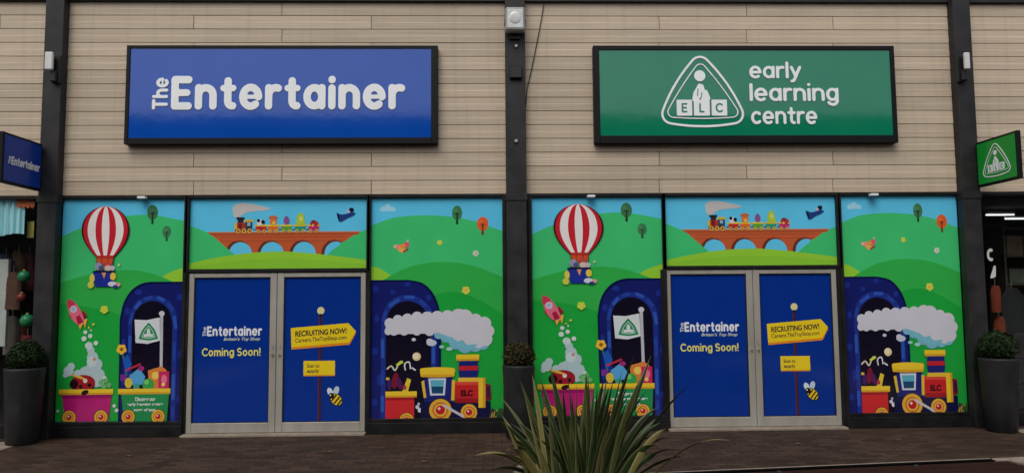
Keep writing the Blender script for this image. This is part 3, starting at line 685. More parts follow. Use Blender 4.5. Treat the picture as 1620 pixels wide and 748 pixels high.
QA = ((100, 314), (294.5, 314), (90, 662), (293.5, 663)); QB = ((302, 314), (581, 313), (300, 424), (580, 425)); QC = ((588, 313), (794.4, 312), (587, 665), (796.5, 666))
QL = ((309, 441), (428, 441), (307, 668), (428, 668)); QR = ((448, 442), (571, 443), (447, 668), (571, 668))
def main_shop(label, x0, x1, a, bb, c, doors, col, joints):
    t = shop_shell(label, x0, x1); cladding(t, col[1]-.03, x1+.02, joints); column(t, *col)
    window(t, a[0], a[1], ZB, ZW, balloon_panel, QA); window(t, bb[0], bb[1], ZTB, ZW, bridge_panel, QB); window(t, c[0], c[1], ZB, ZW, train_panel, QC)
    for q in (a, c): p = MB(); p.box(q[0]-.045, q[1]+.045, -.075, .05, 0, ZB-.047, FRAME, .004); p.build('plinth', t)
    for q in ((col[1], a[0]-.047), (c[1]+.047, x1)):
        e = MB(); e.box(q[0], q[1], -.03, .05, 0, ZF-.004, FRAME); e.build('side_post', t)
    e = MB(); e.box(col[1], x1, -.035, .05, ZW+.033, ZF-.002, FRAME); e.build('head_rail', t)
    d0, d1, dm = doors
    f = MB(); f.box(d0-.06, d0, -.04, .05, 0, ZTB-.048, FRAME, .003); f.box(d1, d1+.06, -.04, .05, 0, ZTB-.048, FRAME, .003); f.box(d0, d1, -.04, .05, ZD+.003, ZTB-.048, FRAME, .003); f.build('door_frame', t)
    door(t, d0+.003, dm-.003, .035, ZD, panel_logo, QL, True); door(t, dm+.003, d1-.003, .035, ZD, panel_recruit, QR, False)
    s = MB(); s.box(d0-.02, d1+.02, -.17, .04, .0, .032, STONE, .006); s.build('threshold', t)
    return t
wx = lambda px, py=315: P(px, py)[0]
blue_shop = main_shop('timber clad shop unit under the wide blue fascia sign, with blue double doors',
    XC[0][0], XC[1][0], (wx(99, 315), wx(294.5)), (wx(302), wx(581)), (wx(588), wx(794.4)), (wx(298, 550), wx(579, 550), wx(438, 550)), XC[0],
    jl([447], [308, 588]))
green_shop = main_shop('timber clad shop unit under the wide green fascia sign, with blue double doors',
    XC[1][0], XC[2][0], (wx(840.5), wx(1045.5)), (wx(1051), wx(1320)), (wx(1327.5), wx(1516)), (wx(1054.5, 550), wx(1326, 550), wx(1193, 550)), XC[1],
    jl([1180], [1042, 1316]))

def side_shop(label, x0, x1, col):
    t = shop_shell(label, x0, x1)
    cladding(t, x0 if col is None else col[1]-.03, x1+(.02 if col is None else 0), lambda r: [x0+2.6+(r % 2)*1.3, x0+4.9+(r % 2)*.7])
    if col: column(t, *col)
    b = MB(); b.box(x0, x1, .3, 4.0, -.004, .006, INTERIOR); b.box(x0, x1, 4.0, 4.1, 0, ZF, INTERIOR); b.box(x0, x1, .3, 4.0, ZF-.05, ZF, INTERIOR)
    b.box(x0, x0+.06, .3, 4.0, 0, ZF, INTERIOR); b.box(x1-.06, x1, .3, 4.0, 0, ZF, INTERIOR); b.build('interior', t)
    a0, a1 = (x0 if col is None else col[1]), x1
    f = MB(); f.box(a0, a1, -.04, .06, ZW, ZF-.002, FRAME); f.box(a0, a1, -.04, .06, 0, .17, FRAME, .004)
    n = 3
    for k in range(n+1):
        xx = a0+(a1-a0)*k/n; f.box(max(a0, xx-.04), min(a1, xx+.04), -.045, .055, .17, ZW, FRAME)
    w = f.build('window', t); gl = MB(); gl.box(a0, a1, .0, .008, .171, ZW-.001, GLASS); gl.build('pane', w)
    return t
left_shop = side_shop('neighbouring timber clad shop at the far left, with a pale blue cloth in its window', -12.1, XC[0][0], None)
right_shop = side_shop('neighbouring dark windowed shop at the far right, behind the green projecting sign', XC[2][0], 12.8, XC[2])

# ------------------------------------------------------------------ fascia signs
SIGN_BLUE = ink((4, 74, 172), .5, .95, .07); SIGN_GREEN = ink((8, 124, 90), .5, 1, .07); SIGN_LIME = ink((24, 152, 54), .5, .5, .2); SIGN_NAVY = ink((22, 62, 160), .5, .5, .2)
def sign_tray(name, label, quad, inner, face, group):
    """quad = outer corners l,r,t,b in the photo; inner = face l,r,t,b"""
    Y = -.145
    l, r = (P(quad[0][0], 150, Y)[0], P(quad[1][0], 150, Y)[0]); zt = (P(quad[0][0], quad[2], Y)[1]+P(quad[1][0], quad[2], Y)[1])/2; zb = (P(quad[0][0], quad[3], Y)[1]+P(quad[1][0], quad[3], Y)[1])/2
    t = thing(name, label, 'sign', ((l+r)/2, 0, zb), group)
    a, b = P(inner[0], 150, Y)[0], P(inner[1], 150, Y)[0]; zt2, zb2 = (P(800, q, Y)[1] for q in inner[2:])
    m = MB(); m.box(l, r, -.10, -.033, zb, zt, SIGNFRAME, .004)
    m.box(l, a, Y, -.102, zb, zt, SIGNFRAME, .004); m.box(b, r, Y, -.102, zb, zt, SIGNFRAME, .004)
    m.box(a+.0005, b-.0005, Y+.001, -.102, zt2, zt, SIGNFRAME, .004); m.box(a+.0005, b-.0005, Y+.001, -.102, zb, zb2, SIGNFRAME, .004)
    m.build('sign_frame', t)
    m = MB(); m.box(a+.001, b-.001, -.132, -.103, zb2+.001, zt2-.001, face); m.build('sign_face', t)
    return t, (-.134)
def flat_on_wall(name, parent, loops, px, Y, mat, depth=.006, py=None):
    """loops fitted to photo box px = x0,y0,x1,y1 on the plane Y"""
    x0, z1 = P(px[0], px[1], Y); x1, z0 = P(px[2], px[3], Y)
    lp = scale_loops(loops, x0, x1, z0, z1); v, f = fill(lp, depth/2)
    m = MB(); m.add([(p[0], Y-depth/2-.002-p[2], p[1]) for p in v], f, mat); return m.build(name, parent)

bs, Yf = sign_tray('fascia_sign', 'wide blue fascia sign with rounded white lettering on timber cladding', ((198, 0), (692.5, 0), 72, 227.5), (204, 682, 77, 217), SIGN_BLUE, 'fascia signs')
flat_on_wall('lettering', bs, ENT, (272, 120.5, 641, 174), Yf, WHITE)
flat_on_wall('lettering', bs, [[(-p[1], p[0]) for p in lp] for lp in THE], (242, 123.5, 266, 173.5), Yf, WHITE)

gs, Yg = sign_tray('fascia_sign', 'wide green fascia sign with triangle emblem and white lettering on timber cladding', ((939.5, 0), (1418, 0), 72.5, 226), (949, 1411, 79, 215), SIGN_GREEN, 'fascia signs')
for txt, bx in (('early', (1184.5, 98, 1268, 131)), ('learning', (1185, 132, 1327, 168)), ('centre', (1187.5, 170, 1293, 197))):
    flat_on_wall('lettering', gs, word(txt, .14, gap=.26), bx, Yg, WHITE)

def emblem(sx, sy, ox, oy):
    """triangle emblem in photo units of the green sign, y down -> loops (unit map)"""
    L = lambda pts: [(ox+(x-1110)*sx, oy-(y-146)*sy) for x, y in pts]
    ring = []
    def bow(a, b, k, n=10):
        nx, ny = (b[1]-a[1]), -(b[0]-a[0]); return [(a[0]+(b[0]-a[0])*t+nx*k*4*t*(1-t), a[1]+(b[1]-a[1])*t+ny*k*4*t*(1-t)) for t in [q/n for q in range(n)]]
    for A_, B_, C_, rad, w, k in (((1108.5, 105), (1159, 181), (1062, 181), 15.5, 1.75, .045), ((1109, 109.5), (1158, 178), (1064, 178), 8.5, .85, .02)):
        tri = bow(A_, B_, k)+bow(B_, C_, k)+bow(C_, A_, k)+[A_]
        for q in (rad+w, rad-w):
            lps = contours([tri], q, .8); ring.append(L(max(lps, key=lambda lp: max(p[0] for p in lp)-min(p[0] for p in lp))))
    fig = [L(lp) for lp in contours([arc(1107.5, 120, 3.5, 3.5, 0, 360, 16), [(1107, 120), (1107, 121)]], 5.4, .9)]     # head
    body = contours([[(1107, 136), (1105, 150), (1102, 158)], [(1110, 137), (1116, 158)], [(1106, 140), (1112, 156)], [(1098, 158), (1100, 148), (1106, 138)], [(1120, 156), (1116, 146)]], 3.4, .9)
    fig += [L(lp) for lp in body]
    blk = []
    for x0, x1 in ((1069.5, 1094), (1096.8, 1122), (1125, 1149.5)):
        blk.append(L([(x0+1, 158.5), (x1-1, 158.5), (x1, 159.5), (x1, 183), (x1-1, 184), (x0+1, 184), (x0, 183), (x0, 159.5)]))
    let = []
    for ch, cx in (('E', 1081.8), ('L', 1109.4), ('C', 1137)):
        st, adv = GLYPH[ch]
        let += [L(lp) for lp in contours([[(cx+(x-adv/2)*8.6, 177.6-y*8.6) for x, y in s] for s in st], 1.35, .5)]
    eye = [L(lp) for lp in contours([[(1104, 141), (1103, 152)], [(1110, 147), (1109, 155)]], .7, .3)]
    return ring, fig, blk, let, eye
def emblem_parts(parent, px_center, scale, Y, inkmat, to_world, name='emblem'):
    ring, fig, blk, let, eye = emblem(scale, scale, 0, 0)
    m = MB()
    for lps, mat, d0, d1 in ((ring, WHITE, .001, .005), (fig, WHITE, .001, .004), (blk, WHITE, .0012, .0058), (let, inkmat, .0062, .008), (eye, inkmat, .0045, .006)):
        v, f = fill(lps, .5)
        m.add([to_world(p[0], p[1], d0+(p[2]+.5)*(d1-d0)) for p in v], f, mat)
    return m.build(name, parent)
cx, cz = P(1110, 146, Yg); S0 = (P(1174.5, 188, Yg)[0]-P(1046, 188, Yg)[0])/129
emblem_parts(gs, None, S0, Yg, SIGN_GREEN, lambda u, v, d: (cx+u, Yg-.002-d, cz+v))

# ------------------------------------------------------------------ projecting signs
def projecting(label, xin, y_in, y_out, z0, z1, face, side, group):
    t = thing('projecting_sign', label, 'sign', (xin, 0, z0), group); th = .028*side
    m = MB(); m.box(xin, xin+th*2, y_in, y_out, z0, z1, SIGNFRAME, .006); m.build('sign_frame', t)
    m = MB(); m.box(xin-.004*side, xin-.001*side, y_in-.03, y_out+.03, z0+.03, z1-.03, face); m.build('sign_face', t)
    b = MB()
    for z in (z0+.1, z1-.12): b.box(xin+th*.4, xin+th*1.6, y_in+.001, -.02 if False else y_in+.14, z, z+.03, STEEL)
    b.box(xin+th*.1, xin+th*1.9, y_in+.14, y_in+.155, z0+.04, z1-.04, STEEL); b.build('bracket', t)
    return t
pxl = P(68, 260, -.17)[0]
zl0, zl1 = P(68, 303, -.17)[1], P(68, 229, -.17)[1]
ps = projecting('blue square projecting sign with white lettering on the left column', pxl, -.19, -.98, zl0, zl1, SIGN_NAVY, -1, 'projecting signs on the columns')
def side_flat(name, parent, loops, x, ya, yb, za, zb, side, mat):
    lp = scale_loops(loops, 0, 1, za, zb); v, f = fill(lp, .002)
    m = MB(); m.add([(x-side*(.0075+p[2]), ya+(yb-ya)*p[0], p[1]) for p in v], f, mat); return m.build(name, parent)
zm = (zl0+zl1)/2-.02
side_flat('lettering', ps, ENT, pxl, -.82, -.25, zm-.05, zm+.055, -1, WHITE)
side_flat('lettering', ps, [[(-p[1], p[0]) for p in lp] for lp in THE], pxl, -.875, -.835, zm-.045, zm+.05, -1, WHITE)
pxr = P(1543.5, 260, -.17)[0]
zr0, zr1 = P(1544, 297, -.17)[1], P(1544, 227, -.17)[1]
pg = projecting('green square projecting sign with white triangle emblem on the right column', pxr, -.19, -.98, zr0, zr1, SIGN_LIME, 1, 'projecting signs on the columns')
S1 = .36/129*1.15; zc = (zr0+zr1)/2-.0
emblem_parts(pg, None, S1, 0, SIGN_LIME, lambda u, v, d: (pxr-.0055-d*.6, -.585-u*1.25, zc+v*1.15))

# ------------------------------------------------------------------ lights and fittings on the columns
def wall_light(px0, px1, py0, py1, label):
    Y = -.30
    x0, z1 = P(px0, py0, Y); x1, z0 = P(px1, py1, Y); c = (x0+x1)/2; sgn = 1 if c < 0 else -1
    t = thing('wall_light', label, 'lamp', (c, -.16, z0), 'wall lights on the outer columns')
    m = MB(); m.box(x0, x1, Y, Y+.045, z0, z1, WPLASTIC, .010); m.build('lamp_cover', t)
    m = MB(); m.box(c-.045+sgn*.04, c+.055+sgn*.04, -.2, -.161, z0-.15, z1-.01, BLACK, .008); m.box(c-.03+sgn*.02, c+.05+sgn*.02, -.25, -.2, z0-.14, z0-.002, BLACK, .01); m.box(c-.03, c+.03, Y+.046, -.2, z0+.05, z1-.05, BLACK); m.build('bracket', t)
wall_light(70.5, 82, 82, 110, 'small white wall light on the left column above the blue projecting sign')
wall_light(1526, 1536, 83, 109, 'small white wall light on the right column above the green projecting sign')
# floodlight
Y = -.34; x0, z1 = P(799.5, 11, Y); x1, z0 = P(830.5, 48, Y); c = (x0+x1)/2
LENS = noise_mat('frosted lamp lens', (.50, .52, .50), (.66, .68, .66), freq=14, rough=.15, coat=.6)
t = thing('floodlight', 'square grey floodlight with a round frosted lens at the top of the middle column', 'lamp', (c, -.16, z0))
HOUS = noise_mat('pale grey cast housing', (.30, .30, .29), (.40, .40, .38), freq=8, rough=.45)
m = MB(); m.box(x0, x1, Y, -.2, z0, z1, HOUS, .02); m.build('housing', t)
m = MB(); hw = (x1-x0)/2-.025; m.box(c-hw, c+hw, Y-.004, Y-.0005, z0+.035, z1-.03, LENS, .002); m.sphere((c, Y-.002, (z0+z1)/2+.01), hw*.82, LENS, 20, (1, .16, 1)); m.build('lens', t)
m = MB(); m.box(x0-.012, x0-.001, Y+.03, -.161, z0+.12, z0+.16, BLACK); m.box(x1+.001, x1+.012, Y+.03, -.161, z0+.12, z0+.16, BLACK); m.box(c-.07, c+.07, -.20, -.161, z0-.07, z0+.1, BLACK, .005); m.build('bracket', t)
# junction box with its conduit
x0, z1 = P(806, 104, -.2); x1, z0 = P(826, 124, -.2)
m = MB(); m.box(x0, x1, -.22, -.161, z0, z1, BLACK, .01); tag(m.build('junction_box', None, ((x0+x1)/2, -.16, z0)), 'small black junction box on the middle column below the floodlight', 'box')
for py, w in ((73, 'upper'), (223, 'lower')):
    x, z = P(816.5, py, -.17)
    t = thing('column_bolt', 'round pale bolt on the middle column, '+('just under the floodlight' if w == 'upper' else 'below the black junction box'), 'bolt', (x, -.16, z), 'bolts on the middle column')
    m = MB(); m.tube((x, -.161, z), (x, -.168, z), .036, STEEL, .034); m.build('washer', t)
    m = MB(); m.tube((x, -.168, z), (x, -.186, z), .024, ALU, .02); m.build('bolt_head', t)
# cable
pts = [P(862, -2, -.1), P(853, 50, -.06), P(842, 105, -.05), P(834, 140, -.05), P(831.5, 170, -.06)]
m = MB()
for a, b in zip(pts[:-1], pts[1:]): m.tube((a[0], -.05, a[1]), (b[0], -.05, b[1]), .006, BLACK, n=8)
tag(m.build('cable', None, (pts[-1][0], -.05, pts[-1][1])), 'thin black cable hanging slanted across the cladding beside the middle column', 'cable')
# small white downlights under the fascia
DL = noise_mat('white downlight', (.74, .76, .76), (.82, .83, .84), freq=9, rough=.3)
for px, py, lab in ((225, 313, 'small white downlight above the left balloon window, under the blue sign shop fascia'), (935, 311, 'small white downlight above the balloon window beside the middle column'), (1382, 308.5, 'small white downlight above the right hand train window, near the right column')):
    x, z = P(px, py, -.09)
    t = thing('downlight', lab, 'lamp', (x, -.04, z), 'white downlights under the fascia')
    m = MB(); m.box(x-.052, x+.052, -.13, -.056, z-.014, z+.018, DL, .006); m.build('lamp_cover', t)
    m = MB(); m.box(x-.03, x+.03, -.12, -.056, z+.019, z+.03, BLACK); m.build('bracket', t)

# ------------------------------------------------------------------ planters with clipped shrubs
def leaf_mat(name, c0, c1, rough=.55):
    m = noise_mat(name, c0, c1, freq=11, rough=rough, detail=3, spec=.15); b = m.node_tree.nodes['Principled BSDF']
    return m
BOX_LEAF = leaf_mat('box leaves', (.006, .014, .004), (.016, .034, .009), .7)
DRY_LEAF = leaf_mat('browned box leaves', (.030, .024, .009), (.062, .042, .018), .7)
STEMM = noise_mat('shrub stems', (.03, .02, .013), (.06, .042, .03), freq=20, rough=.9)
def pot_mesh(c):
    m = MB(); m.lathe(c, [(0, 0), (.165, 0), (.175, .012), (.200, .45), (.218, .84), (.223, .89), (.223, .915), (.213, .922), (.201, .915), (.196, .86), (0, .86)], GREY_POT, 40); return m
def shrub(name, c, R, seed, mats, n):
    rnd = random.Random(seed); m = MB()
    for k in range(7):
        a = rnd.uniform(0, 6.28); e = (c[0]+R*.6*math.cos(a), c[1]+R*.6*math.sin(a), c[2]+rnd.uniform(-.05, .14)); m.tube((c[0]+.02*math.cos(a), c[1]+.02*math.sin(a), c[2]-R*.95), e, .009, STEMM, .004, n=6)
    V = {q: ([], []) for q in mats}
    bumps = [(Vector((rnd.gauss(0, 1), rnd.gauss(0, 1), rnd.gauss(0, 1))).normalized(), rnd.uniform(-.13, .10)) for _ in range(16)]
    for k in range(n):
        d = Vector((rnd.gauss(0, 1), rnd.gauss(0, 1), rnd.gauss(0, 1))).normalized()
        rr = R*(1.10 if rnd.random() < .05 else 1)*(1+sum(h*max(0, d.dot(q)-.6)/.4 for q, h in bumps))*(rnd.random()**.30); 
        if d.z < -.72: continue
        p = Vector(c)+d*rr; p.z = c[2]+(p.z-c[2])*.92
        nrm = (d+Vector((rnd.gauss(0, .6), rnd.gauss(0, .6), rnd.gauss(0, .6)))).normalized(); x = nrm.orthogonal().normalized(); x.rotate(Matrix.Rotation(rnd.uniform(0, 6.28), 3, nrm)); y = nrm.cross(x)
        l, w = rnd.uniform(.014, .026), rnd.uniform(.008, .014); q = mats[0] if rnd.random() < .75 else mats[-1]; v, f = V[q]; b = len(v)
        v += [p-x*l, p+y*w, p+x*l, p-y*w]; f.append([b, b+1, b+2, b+3])
    for q, (v, f) in V.items(): m.add(v, f, q)
    return m
BOX2 = leaf_mat('young box leaves', (.012, .026, .006), (.028, .052, .014), .7)
spots = [(37, 693, 'left'), (821, 697, 'middle'), (1583, 674, 'right')]
pot0 = None
plab = {'left': 'tall dark grey planter in front of the left column', 'middle': 'tall dark grey planter in front of the middle column, partly hidden by the spiky plant', 'right': 'tall dark grey planter in front of the right column'}
slab = {'left': 'clipped green box ball in the planter by the left column', 'middle': 'browned box ball in the planter by the middle column', 'right': 'clipped green box ball in the planter by the right column'}
for i, (px, py, w) in enumerate(spots):
    y = -.40; x = P(px, 640, y)[0]
    if pot0 is None:
        t = thing('planter', plab[w], 'planter', (x, y, 0), 'tall grey planters by the columns'); pot0 = t
        pot_mesh((x, y, 0)).build('pot', t)
        m = MB(); m.lathe((x, y, 0), [(0, .872), (.12, .876), (.1955, .868)], SOIL, 24); m.build('soil', t)
    else:
        t = pot0.copy(); COL.objects.link(t); t.location = (x, y, 0); t['label'] = plab[w]
        if w == 'middle': t.scale = (.92, .92, .97)
        for ch in pot0.children:
            d = ch.copy(); COL.objects.link(d); d.parent = t
    R = .232 if w != 'middle' else .20; ph = .865 if w != 'middle' else .84
    m = shrub('s', (x, y, ph+R*.82), R, 11+i, (DRY_LEAF, BOX_LEAF) if w == 'middle' else (BOX_LEAF, BOX2), 5200 if w != 'middle' else 3400)
    tag(m.build('topiary_shrub', None, (x, y, ph)), slab[w], 'shrub', 'box balls in the planters')

# ------------------------------------------------------------------ bench, stone and spiky plant in the foreground
ax, ay = G(1100, 747, .45); bx_, by_ = G(1549, 727.5, .45)
bd = Vector((bx_-ax, by_-ay, 0)); ang = math.atan2(bd.y, bd.x); bu = Vector((math.cos(ang), math.sin(ang), 0)); bn = Vector((-math.sin(ang), math.cos(ang), 0))
O = Vector((ax, ay, 0))
def obox(mb, u0, u1, n0, n1, z0, z1, mat, bev=.004):
    t = MB(); t.box(u0, u1, n0, n1, z0, z1, mat, bev)
    mb.add([O+bu*v[0]+bn*v[1]+Vector((0, 0, v[2])) for v in t.v], t.f, mat)
LB = bd.length; GAP = noise_mat('black painted shadow gap', (.002, .002, .002), (.003, .003, .003), rough=.95, spec=.03)
C0 = O+bu*(-.2)
t = thing('bench', 'dark red timber seat with pale stone plinth at the bottom right edge', 'bench', tuple(C0))
m = MB()
for k in range(4): obox(m, -.35, LB+.19, -.05-.125*(k+1), -.05-.125*k-.012, .40, .452, BENCH, .006)
m.build('seat', t)
m = MB(); obox(m, -.35, LB+.10, -.045, .006, .396, .458, GAP, .002); m.build('shadow_gap_strip', t)  # black box stands in for the shaded gap behind the seat
m = MB(); obox(m, -.3, LB+.85, -.55, .006, 0, .395, STONE, .012); m.build('plinth', t)
m = MB(); obox(m, LB+.22, LB+.85, -.56, -.052, .396, .462, STONE, .008); obox(m, LB+.11, LB+.85, -.0515, .012, .396, .462, STONE, .008); m.build('end_block', t)
m = MB(); obox(m, -.35, LB+.108, .008, .024, .30, .460, STONE, .004); m.build('rim', t)
for u in (.6, 1.7):
    m = MB(); q = O+bu*u+bn*(-.10)+Vector((0, 0, .452)); m.sphere(tuple(q), .022, STEEL, 12, (1, 1, .5)); m.build('bolt', t)

fx, fy = G(925, 790, .25); fy = -4.1-0.0; 
fy = -4.35; fx = P(922, 748, fy)[0]
# round low stone-edged bed that holds the plant
t = thing('plant_tub', 'low pale stone tub under the spiky plant at the bottom edge', 'planter', (fx, fy, 0))
m = MB(); m.lathe((fx, fy, 0), [(0, 0), (.52, 0), (.55, .05), (.55, .30), (.53, .345), (.47, .345), (.45, .32), (.45, .30), (0, .30)], STONE, 40); m.build('tub', t)
m = MB(); m.lathe((fx, fy, 0), [(0, .312), (.25, .310), (.449, .304)], SOIL, 24); m.build('soil', t)
# boulder
sx, sz = P(832, 740, -4.25)
bm = bmesh.new(); bmesh.ops.create_icosphere(bm, subdivisions=4, radius=1)
rnd = random.Random(8); dirs = [(Vector((rnd.gauss(0, 1), rnd.gauss(0, 1), rnd.gauss(0, 1))).normalized(), rnd.uniform(.75, .95)) for _ in range(14)]
for v in bm.verts:
    k = min([1.0]+[h/max(.05, v.co.dot(d)) for d, h in dirs if v.co.dot(d) > .2]); v.co *= k
    v.co = Vector((sx+v.co.x*.105, -4.25-.0+v.co.y*.13, .40+v.co.z*.11))
m = MB(); m.bm(bm, STONE, True); tag(m.build('stone', None, (sx, -4.25, .32)), 'pale rounded stone on the rim left of the spiky plant', 'stone')

def blade_mat(name, c0, c1):
    m, nt, b = new_mat(name); L = nt.links.new
    at = node(nt, 'ShaderNodeAttribute', attribute_name='across'); tc = node(nt, 'ShaderNodeTexCoord')
    nz = node(nt, 'ShaderNodeTexNoise'); nz.inputs['Scale'].default_value = 5; L(tc.outputs['Object'], nz.inputs['Vector'])
    rp = node(nt, 'ShaderNodeValToRGB'); e = rp.color_ramp.elements; e[0].position = .0; e[0].color = (*c0, 1); e[1].position = .9; e[1].color = (*c1, 1)
    x = rp.color_ramp.elements.new(.62); x.color = (*c0, 1)
    ad = node(nt, 'ShaderNodeMath', operation='MULTIPLY_ADD'); L(nz.outputs['Fac'], ad.inputs[0]); ad.inputs[1].default_value = .5; ad.inputs[2].default_value = -.25
    a2 = node(nt, 'ShaderNodeMath', operation='ADD'); L(at.outputs['Fac'], a2.inputs[0]); L(ad.outputs[0], a2.inputs[1]); L(a2.outputs[0], rp.inputs[0])
    L(rp.outputs[0], b.inputs['Base Color']); b.inputs['Roughness'].default_value = .42; b.inputs['Specular IOR Level'].default_value = .4
    return m
BL_G = blade_mat('green flax blade', (.020, .040, .011), (.11, .125, .04)); BL_O = blade_mat('olive flax blade', (.065, .085, .024), (.21, .20, .075)); BL_Y = blade_mat('yellowed flax blade', (.17, .15, .045), (.26, .22, .09))
class Blades:
    def __init__(s): s.mb = MB(); s.ac = []
    def blade(s, base, tip, mid_up, width, mat, rnd, fold=.35):
        b, e = Vector(base), Vector(tip); c = (b+e)/2+Vector((0, 0, mid_up)); n = 14; pts = []
        for i in range(n+1):
            t = i/n; pts.append(b*(1-t)**2+c*2*t*(1-t)+e*t*t)
        tw = rnd.uniform(-.9, .9); tw0 = rnd.uniform(0, 6.28); V = []
        for i, p in enumerate(pts):
            t = i/n; tg = (pts[min(n, i+1)]-pts[max(0, i-1)]).normalized()
            ref = Vector((math.cos(tw0), math.sin(tw0), 0)) if abs(tg.z) > .5 else Vector((-tg.y, tg.x, .0))
            view = Vector((1, .2, 0))*1.0
            x = ((view+ref*.6) - tg*((view+ref*.6).dot(tg))).normalized(); x.rotate(Matrix.Rotation(tw*t, 3, tg)); y = tg.cross(x)
            w = width*(.55+.45*min(1, t*3.2))*max(.02, 1-max(0, (t-.55)/.45)**1.7)*1.15
            V += [p-x*w+y*w*fold, p-x*w*.55+y*w*fold*.5, p, p+x*w*.55+y*w*fold*.5, p+x*w+y*w*fold]
        F = [[i*5+k, i*5+k+1, i*5+6+k, i*5+5+k] for i in range(n) for k in range(4)]
        s.mb.add(V, F, mat, True); s.ac += [1, .55, .0, .55, 1]*(n+1)
    def build(s, name, parent):
        me = s.mb.mesh(name); at = me.attributes.new('across', 'FLOAT', 'POINT'); at.data.foreach_set('value', s.ac); return link(name, me, parent)
rnd = random.Random(21)
t = thing('flax_plant', 'spiky green flax plant with long sword shaped leaves in the foreground', 'plant', (fx, fy, .31))
def tipw(px, py, Y): x, z = P(px, py, Y); return (x, Y, z)
B = Blades()
def bs_(px, spread=.10): 
    k = (px-922)/170
    return (fx+max(-1, min(1, k))*.24+rnd.uniform(-.05, .05), fy+rnd.uniform(-.12, .12), .31)
# leaves whose tips stand clear of the clump
for px, py, dy, up, w, mt in ((1097, 600, -.05, .10, .023, BL_G), (1005, 557, .1, .05, .024, BL_G), (1030, 562, .2, .06, .020, BL_G), (985, 583, -.2, .04, .024, BL_O), (960, 600, .2, .05, .024, BL_O), (870, 583, .1, .10, .022, BL_G), (897, 578, .0, .06, .022, BL_G), (855, 600, .2, .15, .02, BL_G),
        (928, 590, .1, .03, .022, BL_G), (912, 606, -.1, .05, .02, BL_O), (945, 612, -.2, .02, .02, BL_G), (1012, 600, -.1, .06, .022, BL_O), (1050, 640, .15, .12, .022, BL_G), (1062, 690, -.2, .16, .020, BL_O), (1045, 668, -.1, .16, .024, BL_G), (838, 640, -.1, .18, .022, BL_G), (820, 668, .1, .14, .02, BL_G), (822, 600, -.05, .02, .014, BL_O),
        (793, 655, .1, .02, .012, BL_Y), (792, 628, .2, .14, .012, BL_O), (800, 708, -.15, .22, .02, BL_O), (752, 719, -.2, .20, .014, BL_O), (770, 745, -.3, .14, .02, BL_G), (1085, 720, -.2, .10, .022, BL_G), (1040, 705, -.35, .2, .022, BL_G), (876, 622, -.3, .08, .022, BL_O), (968, 640, -.3, .04, .022, BL_G), (990, 650, -.3, .10, .022, BL_O)):
    B.blade(bs_(px), tipw(px, py, fy+dy), up, w, mt, rnd)
for k in range(66):
    px = rnd.gauss(930, 74); px = max(775, min(1085, px)); py = 575+abs(px-945)*.45+rnd.uniform(5, 95)
    B.blade(bs_(px), tipw(px, py, fy+rnd.uniform(-.3, .45)), rnd.uniform(.02, .10)+abs(px-930)*.0011, rnd.uniform(.011, .018), rnd.choice([BL_G, BL_G, BL_G, BL_O]), rnd)
B.build('leaves', t)
for px0, tip, up, w, dy in ((940, (960, 674), .02, .015, -.40), (985, (1057, 677), .20, .013, -.30), (880, (846, 700), .12, .014, -.40), (890, (752, 720), .24, .012, -.35), (880, (868, 640), .05, .010, -.35), (850, (792, 652), .06, .010, -.3), (870, (826, 606), .03, .010, -.2),
        (1010, (1158, 697), .26, .010, -.25), (865, (800, 712), .22, .016, -.42), (870, (842, 592), .12, .011, -.1)):
    D = Blades(); D.blade((P(px0, 748, fy-.3)[0], fy-.22, .33), tipw(*tip, fy+dy), up, w*1.35, BL_Y, rnd); d = D.build('yellowed_leaf', t); d['label'] = 'yellowed leaf of the flax plant'

LEAFM = noise_mat('fallen leaf', (.14, .09, .03), (.26, .18, .07), freq=9, rough=.7)
rl = random.Random(5)
for k, (px, py, where) in enumerate(((520, 716, 'below the left double doors'), (672, 731, 'near the bottom edge left of the spiky plant'), (205, 722, 'in front of the pink wagon at the left'), (1262, 703, 'below the right double doors'), (1420, 697, 'in front of the right hand train window'))):
    x, y = G(px, py); a = rl.uniform(0, 6.28); m = MB(); L_, W_ = rl.uniform(.035, .05), rl.uniform(.012, .018); c, q = math.cos(a), math.sin(a); v = []
    for s_ in range(7):
        t_ = s_/6; w_ = W_*math.sin(math.pi*min(1, t_*.95+.03)); u_ = (t_-.5)*2*L_; h = .006+.012*abs(t_-.5)
        for sg in (-1, 0, 1): v.append((x+u_*c-sg*w_*q, y+u_*q+sg*w_*c, h+abs(sg)*.008))
    m.add(v, [[i*3+k2, i*3+k2+1, i*3+k2+4, i*3+k2+3] for i in range(6) for k2 in range(2)], LEAFM, True)
    tag(m.build('fallen_leaf', None, (x, y, .004)), 'small fallen brown leaf on the pavers '+where, 'leaf', 'fallen leaves on the paving')

# ------------------------------------------------------------------ things in the neighbouring windows
CLOTH = noise_mat('pale blue striped cloth', (.34, .80, .95), (.62, .93, .97), scale=(9, 1, .2), freq=5, rough=.7)
def on(px, py, Y): return P(px, py, Y)
x1c, zt = on(40, 313, .03); x0c, zb = on(-60, 372, .03); zs = 0
m = MB(); n = 40; v = []
for i in range(n+1):
    u = i/n; x = x0c+(x1c-x0c)*u; yy = .04+.02*math.sin(u*60)
    v += [(x, yy, zt), (x, yy-.0, zb+(.10*u if u > .5 else .05)*0+.02*math.sin(u*9)-.0), (x, yy+.012, zb+.02*math.sin(u*9)), (x, yy+.012, zt)]
f = []
for i in range(n): f += [[i*4+k, i*4+(k+1) % 4, i*4+4+(k+1) % 4, i*4+4+k] for k in range(4)]
m.add(v, f, CLOTH, False); tag(m.build('cloth', None, (x1c, .04, zb)), 'pale blue striped cloth hanging in the far left shop window', 'cloth')
